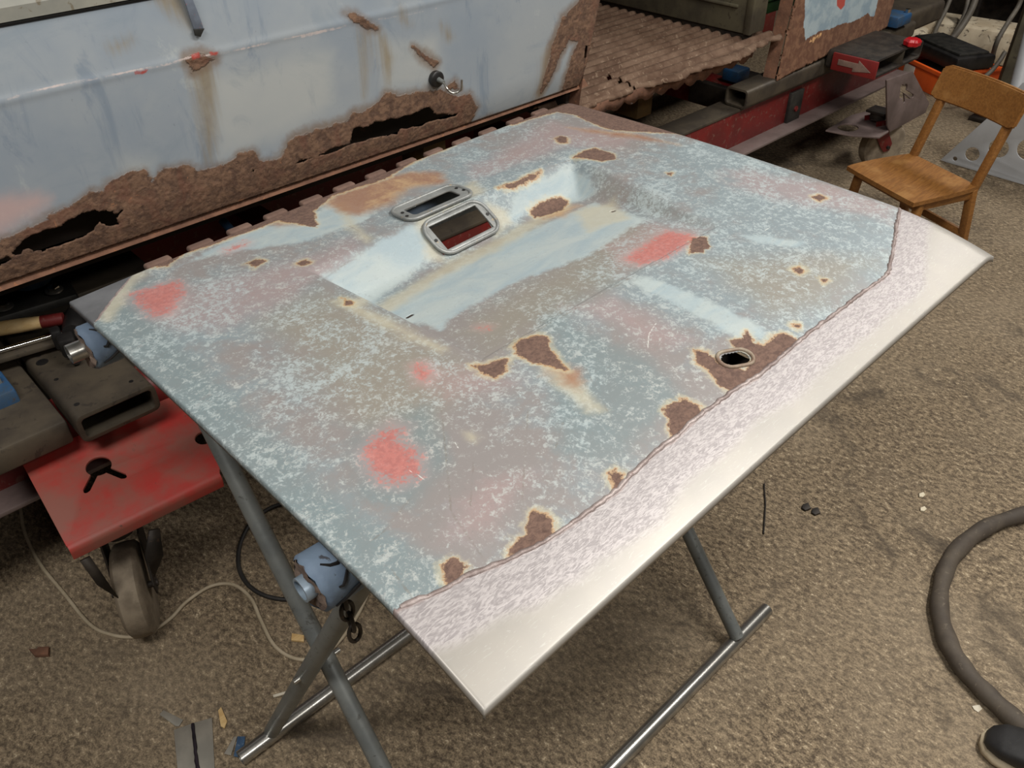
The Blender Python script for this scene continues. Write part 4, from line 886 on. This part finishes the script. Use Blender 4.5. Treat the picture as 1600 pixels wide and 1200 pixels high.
def bar(name, p, q, s, mat, parent, up=(0, 0, 1), bev=.005):
    p = np.array(p); q = np.array(q); d = q-p; return box(name, (p+q)/2, (np.linalg.norm(d), s[0], s[1]), mat, parent, rot_axes(d, up), bev)
bw = wd/2-.028
for s_ in (-1, 1):
    bar('leg', cp(s_*bw, dp/2-.06, zs-.012), cp(s_*(bw+.01), dp/2-.03, 0.002), (.026, .030), WOOD, chair, (*u, 0))
    bar('rear_post', cp(s_*bw, -dp/2-.055, .002), cp(s_*bw, -dp/2+.015, zs*.97), (.024, .034), WOOD, chair, (*u, 0))
    bar('back_post', cp(s_*bw, -dp/2+.015, zs*.90), cp(s_*bw, -dp/2-.075, zs+.30), (.024, .030), WOOD, chair, (*u, 0))
    bar('side_rail', cp(s_*bw, dp/2-.05, zs-.034), cp(s_*bw, -dp/2+.01, zs-.034), (.018, .036), WOOD, chair)
bar('front_rail', cp(-bw, dp/2-.055, zs-.034), cp(bw, dp/2-.055, zs-.034), (.018, .036), WOOD, chair)
bar('stretcher', cp(-bw, -dp/2-.02, .16), cp(bw, -dp/2-.02, .16), (.016, .03), WOOD, chair)
V = []; Fc = []; nn_ = 16
for i in range(nn_):
    t = i/(nn_-1)*2-1; bow = .022*(1-t*t)
    for h, dz in ((0, .205), (1, .325)):
        for f in (.009, -.009):
            b = -dp/2-.045-.03*h-bow+f+.012; rr = .012*max(0, abs(t)-.9)/.1
            V.append(cp(t*(wd/2+.012), b, zs+dz+(-rr if h else rr)))
for i in range(nn_-1):
    a = i*4; b = a+4; Fc += [(a, b, b+1, a+1), (a+2, a+3, b+3, b+2), (a, a+2, b+2, b), (a+1, b+1, b+3, a+3)]
Fc += [(0, 1, 3, 2), ((nn_-1)*4, (nn_-1)*4+2, (nn_-1)*4+3, (nn_-1)*4+1)]
bmx = bmesh.new(); me_ = bpy.data.meshes.new('b'); me_.from_pydata([tuple(map(float, p)) for p in V], [], Fc); bmx.from_mesh(me_); bmesh.ops.bevel(bmx, geom=[e for e in bmx.edges if len(e.link_faces) == 2 and e.calc_face_angle(0) > .8], offset=.005, segments=2, affect='EDGES'); from_bm('backrest', bmx, WOOD, chair, True, 40)

# ------------------------------------------------------------------ floor things: hose, cables, shoe, scraps
def fl(px, py, z=0): return wz(px, py, z)
hp = [fl(1700, 770, .02), fl(1640, 788, .02), fl(1600, 803, .02), fl(1545, 822, .02), fl(1500, 855, .02), fl(1476, 895, .02), fl(1468, 950, .02), fl(1482, 1005, .02), fl(1510, 1050, .02), fl(1548, 1090, .02), fl(1590, 1128, .02), fl(1640, 1165, .02), fl(1720, 1220, .02)]
sp_ = smooth_path(hp, 12); HOSE = worn('dusty_dark_rubber_hose', (66, 58, 50), (82, 73, 62), .75, 0, 14, (104, 94, 80), .60, .3, 40)
ho = tube('air_hose', sp_, [.0205+.0012*math.sin(i*.55)+.0008*math.sin(i*.17) for i in range(len(sp_))], HOSE, None, 16)
tag(rebase(ho), 'thick dusty dark hose curving across the floor at the right edge', 'hose')
M_cab = worn('beige_cable', (176, 162, 138), (160, 146, 122), .6, 0, 20)
cpx = [(-40, 640), (-5, 690), (14, 735), (30, 785), (38, 830), (62, 880), (98, 925), (140, 975), (175, 992), (212, 995), (240, 985), (268, 965), (292, 940), (330, 916), (365, 914), (392, 935), (408, 970), (430, 1010), (465, 1030), (505, 1024), (540, 990), (562, 955), (580, 915)]
cb = tube('beige_cable', smooth_path([fl(*p, .005) for p in cpx], 6), .0045, M_cab, None, 8); tag(rebase(cb), 'thin beige cable looping over the floor past the left castor', 'cable')
M_cb2 = worn('black_cable', (32, 30, 28), (44, 41, 38), .6, 0, 20)
cpx = [(450, 785), (420, 795), (390, 820), (374, 855), (374, 890), (392, 918), (425, 934), (470, 936), (520, 925), (560, 900)]
cb = tube('black_cable', smooth_path([fl(*p, .006) for p in cpx], 6), .0055, M_cb2, None, 8); tag(rebase(cb), 'black cable coiled on the floor behind the crossed legs', 'cable')
# shoe at the lower right corner
toe = fl(1527, 1160, 0); heel = fl(1740, 1262, 0); ax = (heel-toe)/np.linalg.norm(heel-toe); sd2 = np.array([-ax[1], ax[0], 0])
shoe = thing('shoe', toe+ax*.14, 'black shoe with pale sole edge at the lower right corner', 'shoe')
def loft(name, secs, mat, parent, n=20):
    V = []; Fc = []
    for (t, w, z0, z1, off) in secs:
        for i in range(n):
            a = 2*math.pi*i/n; cx_ = math.cos(a); sz_ = math.sin(a)
            V.append(toe+ax*t+sd2*(off+w*np.sign(cx_)*abs(cx_)**.75)+np.array([0, 0, (z0+z1)/2+(z1-z0)/2*np.sign(sz_)*abs(sz_)**.8]))
    for i in range(len(secs)-1):
        for j in range(n): Fc.append((i*n+j, i*n+(j+1) % n, (i+1)*n+(j+1) % n, (i+1)*n+j))
    Fc += [tuple(range(n)), tuple(range(len(secs)*n-1, (len(secs)-1)*n-1, -1))]
    return pyd(name, V, Fc, mat, parent, True, 70)
loft('sole', [(0.0, .012, .006, .022, 0), (.008, .030, .002, .026, 0), (.03, .043, 0.001, .027, 0), (.08, .050, 0.001, .028, 0), (.14, .044, .001, .028, -.003), (.20, .036, .001, .030, -.004), (.26, .036, .001, .032, -.002), (.285, .026, .002, .032, 0), (.293, .010, .006, .03, 0)], worn('pale_rubber_sole', (176, 162, 136), (150, 136, 112), .7, 0, 20), shoe)
UP = worn('black_shoe_leather', (26, 25, 25), (36, 35, 35), .55, 0, 16, (54, 52, 50), .68, .2)
loft('upper', [(.006, .014, .022, .038, 0), (.014, .027, .02, .050, 0), (.035, .039, .02, .062, 0), (.08, .045, .02, .074, 0), (.12, .042, .02, .090, -.002), (.16, .037, .02, .112, -.003), (.20, .034, .02, .118, -.003), (.25, .034, .02, .112, -.002), (.28, .024, .02, .10, 0), (.288, .008, .03, .08, 0)], UP, shoe)
for k in range(4):
    t = .105+.022*k; zt_ = .088+.0085*k; tube('lace', smooth_path([toe+ax*t+sd2*a+np.array([0, 0, zt_-.9*a*a*10-.001]) for a in (-.03, -.015, 0, .015, .03)], 4), .003, worn('grey_lace', (64, 66, 70), (80, 82, 86), .8, 0, 30) if k == 0 else bpy.data.materials['grey_lace'], shoe, 8)
# scraps
def scrap(name, px, th, mat, label, cat, z=.001, group=None, tilt=0):
    pts = [fl(*p, z) for p in px]; c = sum(pts)/len(pts); a2 = 0
    o = plate(name, [(p[0]-c[0], p[1]-c[1]) for p in pts], [], th, Matrix.Translation((c[0], c[1], z+th)), mat, None, min(.0006, th*.3)); rebase(o); return tag(o, label, cat, group)
M_sheet = worn('cut_sheet_steel', (168, 162, 150), (150, 146, 136), .4, .5, 14)
sc = thing('welded_test_plate', fl(305, 1165), 'pale steel test plate with a dark burnt weld line, front left floor', 'scrap metal')
for nm, px in (('plate_half', [(272, 1141), (300, 1131), (304, 1160), (309, 1215), (279, 1215)]), ('plate_half', [(303, 1130), (331, 1122), (336, 1215), (311, 1215), (306, 1160)])):
    pts = [fl(*p, .002) for p in px]; plate(nm, [(p[0], p[1]) for p in pts], [], .002, Matrix.Translation((0, 0, .003)), M_sheet, sc, .0004)
tube('weld_line', [fl(x, y, .004)+np.random.uniform(-.001, .001, 3)*np.array([1, 1, 0]) for x, y in zip(np.linspace(301, 310, 14), np.linspace(1131, 1214, 14))], [.003+.0015*random.random() for _ in range(14)], worn('burnt_weld', (58, 48, 56), (34, 30, 36), .5, .5, 60), sc, 8)
scrap('steel_strip', [(250, 1117), (256, 1111), (286, 1126), (280, 1135), (275, 1135)], .003, M_sheet, 'small bent steel strip touching the top of the welded test plate', 'scrap metal')
scrap('wood_chip', [(342, 1112), (346, 1107), (355, 1128), (351, 1139), (346, 1136)], .005, WOOD_PALE, 'thin wood splinter on the floor right of the welded test plate', 'wood chip')
scrap('steel_offcut', [(366, 1152), (370, 1152), (361, 1180), (351, 1178)], .002, M_sheet, 'narrow grey steel offcut beside the blue chip', 'scrap metal')
scrap('blue_chip', [(372, 1152), (383, 1152), (381, 1172), (375, 1184), (366, 1182)], .003, worn('blue_paint_chip', (64, 90, 118), (50, 72, 98), .4, 0, 60, (190, 200, 206), .62), 'blue painted metal chip next to the bright foot bar end', 'scrap metal')
scrap('white_strip', [(427, 1087), (452, 1080), (453, 1083), (428, 1090)], .003, worn('pale_strip', (206, 198, 180), (190, 180, 160), .7, 0, 30), 'short thin whitish strip on the floor left of the crossed legs', 'scrap')
scrap('wood_piece', [(457, 992), (475, 995), (475, 1004), (456, 1002)], .006, WOOD_PALE, 'small bright wood piece beside the loop of beige cable', 'wood chip')
scrap('rust_flake', [(48, 1018), (60, 1018), (62, 1015), (78, 1014), (77, 1026), (56, 1027)], .010, RUST, 'thick brown rust flake on the floor at lower left', 'rust flake')
nl = tube('steel_wire', [fl(1194, 756, .003), fl(1196, 790, .003), fl(1193, 834, .003)], .0022, DARKIRON, None, 8); tag(rebase(nl), 'short dark wire lying on the floor right of the panel', 'wire')
for k, (a, b) in enumerate(((1260, 794), (1275, 801))):
    scrap('dirt_clump', [(a-6, b-4), (a+2, b-6), (a+6, b+2), (a-2, b+5), (a-7, b+2)], .006, DARKIRON, ('larger' if k == 0 else 'smaller')+' black crumb on the floor right of the short wire', 'dirt clump')
for k, (a, b) in enumerate(((1440, 775), (1442, 797))): scrap('pebble', [(a-4, b-2), (a+2, b-4), (a+5, b), (a+1, b+3), (a-4, b+2)], .005, worn('pale_pebble', (214, 204, 180), (190, 178, 150), .8, 0, 40) if k == 0 else bpy.data.materials['pale_pebble'], ('upper' if k == 0 else 'lower')+' pale pebble of the pair on the right floor', 'pebble')
scrap('paper_scrap', [(1519, 1104), (1530, 1102), (1534, 1108), (1528, 1113), (1522, 1109)], .002, bpy.data.materials['pale_strip'], 'white paper scrap on the floor left of the hose end', 'scrap')

# ------------------------------------------------------------------ things at the right rear
GP = worn('pale_grey_paint', (176, 178, 180), (166, 168, 170), .5, 0, 6)
# perforated grey plate standing on edge behind the chair
w3 = lambda px, py: wx(px, py, 4.05)
o0 = wz(1470, 252, 0); XP = o0[0]
pq = [wx(*p, XP) for p in ((1470, 250), (1478, 258), (1500, 262), (1700, 320), (1700, 100), (1598, 130), (1562, 168))]
zmin = min(p[2] for p in pq)
pg = thing('perforated_plate', (XP, sum(p[1] for p in pq)/len(pq), 0), 'pale grey perforated steel plate standing behind the wooden chair', 'metal plate')
loc = [(-p[1], max(p[2], .004)) for p in pq]
hl = []
for px, py, r in ((1519, 241, .034), (1560, 232, .045), (1607, 234, .05)):
    q = wx(px, py, XP); hl.append([(-q[1]+r*math.cos(a), q[2]+r*math.sin(a)) for a in np.linspace(0, 2*math.pi, 24, endpoint=False)])
q = wx(1490, 254, XP); hl.append([(-q[1]+.012*math.cos(a), max(q[2], .03)+.012*math.sin(a)) for a in np.linspace(0, 2*math.pi, 12, endpoint=False)])
plate('plate_sheet', loc, hl, .006, Matrix(((0, 0, -1, XP), (-1, 0, 0, 0), (0, 1, 0, 0), (0, 0, 0, 1))), GP, pg)
tb0 = wz(1585, 170, .12); tb1 = wx(1612, 55, tb0[0]+.02)
pt = tube('leaning_tube', [wx(1583, 165, 4.3), wx(1618, 30, 4.45)], .035, GP, None, 18); tag(rebase(pt), 'pale grey tube leaning upright behind the wooden chair', 'tube')
# orange crate with label and black charger on it
oc = wz(1480, 145, .0); OC = np.array([5.30, 1.86])
cr = thing('orange_crate', (*OC, 0), 'bright orange plastic crate on the floor behind the wooden chair', 'crate')
M_or = worn('orange_plastic', (232, 98, 34), (216, 84, 26), .5, 0, 6)
ca = math.radians(-28); Rz = Matrix.Rotation(ca, 3, 'Z')
def cw(a, b, z): p = Rz @ Vector((a, b, 0)); return (OC[0]+p[0], OC[1]+p[1], z)
for nm, c, s in (('crate_side', (-.20, 0, .065), (.012, .36, .13)), ('crate_side', (.20, 0, .065), (.012, .36, .13)), ('crate_side', (0, -.18, .065), (.40, .012, .13)), ('crate_side', (0, .18, .065), (.40, .012, .13)), ('crate_bottom', (0, 0, .008), (.40, .36, .012)), ('crate_rim', (-.208, 0, .125), (.02, .39, .022)), ('crate_rim', (0, -.188, .125), (.42, .02, .022))):
    box(nm, cw(*c), s, M_or, cr, Rz, .004)
box('paper_label', cw(-.2085, .08, .06), (.003, .09, .09), worn('white_label', (214, 206, 196), (196, 188, 178), .7, 0, 20), cr, Rz, .0005)
box('blue_filling', cw(0, 0, .075), (.36, .32, .05), worn('blue_grey_filling', (60, 74, 84), (48, 56, 62), .6, 0, 20), cr, Rz, .01)
chg = thing('black_charger', cw(.0, .02, .138), 'long black tool charger lying on top of the orange crate', 'charger')
box('charger_case', cw(-.02, .02, .178), (.26, .46, .075), BLACK, chg, Rz, .015); box('charger_lid', cw(-.02, .02, .22), (.20, .40, .02), DARKPLATE, chg, Rz, .008)
tube('brass_plug', [cw(-.13, .21, .175), cw(-.18, .21, .175)], .018, worn('brass', (196, 160, 96), (170, 130, 70), .35, .8, 10), chg, 14)
fb = wz(1475, 85, .30); fo_ = thing('foam_block', (5.85, 2.2, 0), 'dirty white foam block with black smears behind the orange crate', 'foam block')
M_fm = worn('dirty_white_foam', (206, 194, 170), (176, 160, 134), .85, 0, 5, (58, 48, 40), .58, .4, 30)
box('block_body', (5.95, 2.10, .10), (.30, .85, .20), M_fm, fo_, Matrix.Rotation(.15, 3, 'Z'), .03); box('block_step', (5.70, 2.40, .08), (.24, .40, .16), M_fm, fo_, Matrix.Rotation(.3, 3, 'Z'), .03)
HG = worn('grey_rubber_hose', (104, 98, 88), (84, 78, 70), .6, 0, 12)
for k, (pts, r, lab) in enumerate(((((1455, 72, 5.62), (1480, 66, 5.62), (1500, 45, 5.72), (1518, 15, 5.82), (1530, -20, 5.92)), .020, 'thick grey hose looping down onto the foam block'), (((1470, 85, 5.52), (1490, 55, 5.67), (1508, 20, 5.82), (1516, -20, 5.92)), .014, 'thin grey hose just left of the thick looping hose'), (((1468, 52, 5.67), (1460, 60, 5.64), (1463, 45, 5.72), (1478, 15, 5.82), (1492, -20, 5.92)), .013, 'thin pale hose bending up from the foam block top'), (((1452, 20, 5.72), (1462, 8, 5.77), (1480, -20, 5.82)), .016, 'short grey hose end at the top right beside the bench rail'), (((1490, 150, 4.9), (1527, 128, 5.0), (1548, 112, 5.05), (1562, 95, 5.1), (1570, 82, 5.15)), .012, 'pale grey hose curving up right of the orange crate'), (((1545, 140, 5.62), (1550, 95, 5.55), (1558, 65, 5.52), (1575, 35, 5.62), (1592, 8, 5.72), (1600, -20, 5.72)), .014, 'grey cable rising at the far right edge of the clutter'))):
    h = tube('grey_hose', smooth_path([wx(*p) for p in pts], 8), r, HG, None, 10); tag(rebase(h), lab, 'hose')
# dark shelving with clutter behind
DK = worn('dark_cabinet', (44, 38, 33), (34, 30, 26), .8, 0, 4)
cb = thing('dark_cabinet', (6.95, 2.3, 0), 'dark low cabinet in the shadow behind the foam block', 'cabinet')
box('cabinet_body', (7.0, 2.3, .35), (.7, 2.2, .70), DK, cb, None, .01); box('cabinet_top', (6.99, 2.3, .715), (.76, 2.26, .03), DARKIRON, cb, None, .006)
for y in (1.55, 2.3, 3.05): box('cabinet_door', (6.642, y, .36), (.02, .70, .62), DARKIRON, cb, None, .006)
tn = thing('tan_box', (6.15, 1.50, 0), 'small tan cardboard box in the shadow behind the foam block', 'box')
tl = np.array(tn.location); box('box_body', (tl[0], tl[1], .17), (.22, .22, .34), worn('tan_card', (110, 92, 72), (92, 76, 58), .8, 0, 8), tn, None, .006); box('box_lid', (tl[0], tl[1], .35), (.235, .235, .03), worn('tan_card_lid', (128, 108, 84), (110, 90, 68), .8, 0, 8), tn, None, .006)
pc_ = wx(1590, 10, 6.0)+np.array([.32, .05, 0]); pv = thing('purple_cloth', (6.32, pc_[1], 0), 'dark purple cloth hanging at the top right corner', 'cloth')
V = []; Fc = []
for i in range(30):
    for j in range(12):
        V.append((6.32+.03*math.sin(i*.9)+.01*math.sin(j+i*.3), pc_[1]-.25+i*.016, .30+j*.07))
for i in range(29):
    for j in range(11): Fc.append((i*12+j, (i+1)*12+j, (i+1)*12+j+1, i*12+j+1))
co_ = pyd('cloth_sheet', V, Fc, worn('purple_fabric', (66, 48, 84), (52, 38, 68), .9, 0, 10), pv); co_.modifiers.new('t', 'SOLIDIFY').thickness = .004
box('hanging_rail', (6.36, pc_[1], 1.08), (.03, .6, .03), DARKIRON, pv, None, .004); box('rail_post', (6.36, pc_[1]-.3, .54), (.03, .03, 1.08), DARKIRON, pv, None, .004); box('rail_post', (6.36, pc_[1]+.3, .54), (.03, .03, 1.08), DARKIRON, pv, None, .004)
po = wx(1580, 100, 4.9); ps = thing('olive_post', (4.9, po[1], 0), 'dark olive square post standing beside the pale leaning tube', 'post')
box('post_body', (4.92, po[1]-.02, .40), (.11, .11, .80), OLIVE, ps, Matrix.Rotation(.4, 3, 'Z'), .006); box('post_foot', (4.92, po[1]-.02, .01), (.22, .22, .02), DARKIRON, ps, None, .004)
rl = wz(1574, 134, .05); tp = tube('tape_roll', [(rl[0], rl[1], .0), (rl[0], rl[1], .05)], .055, worn('tan_tape', (150, 126, 88), (128, 104, 70), .7, 0, 10), None, 24, .022); tag(rebase(tp), 'tan roll of tape on the floor left of the leaning tube', 'tape roll')
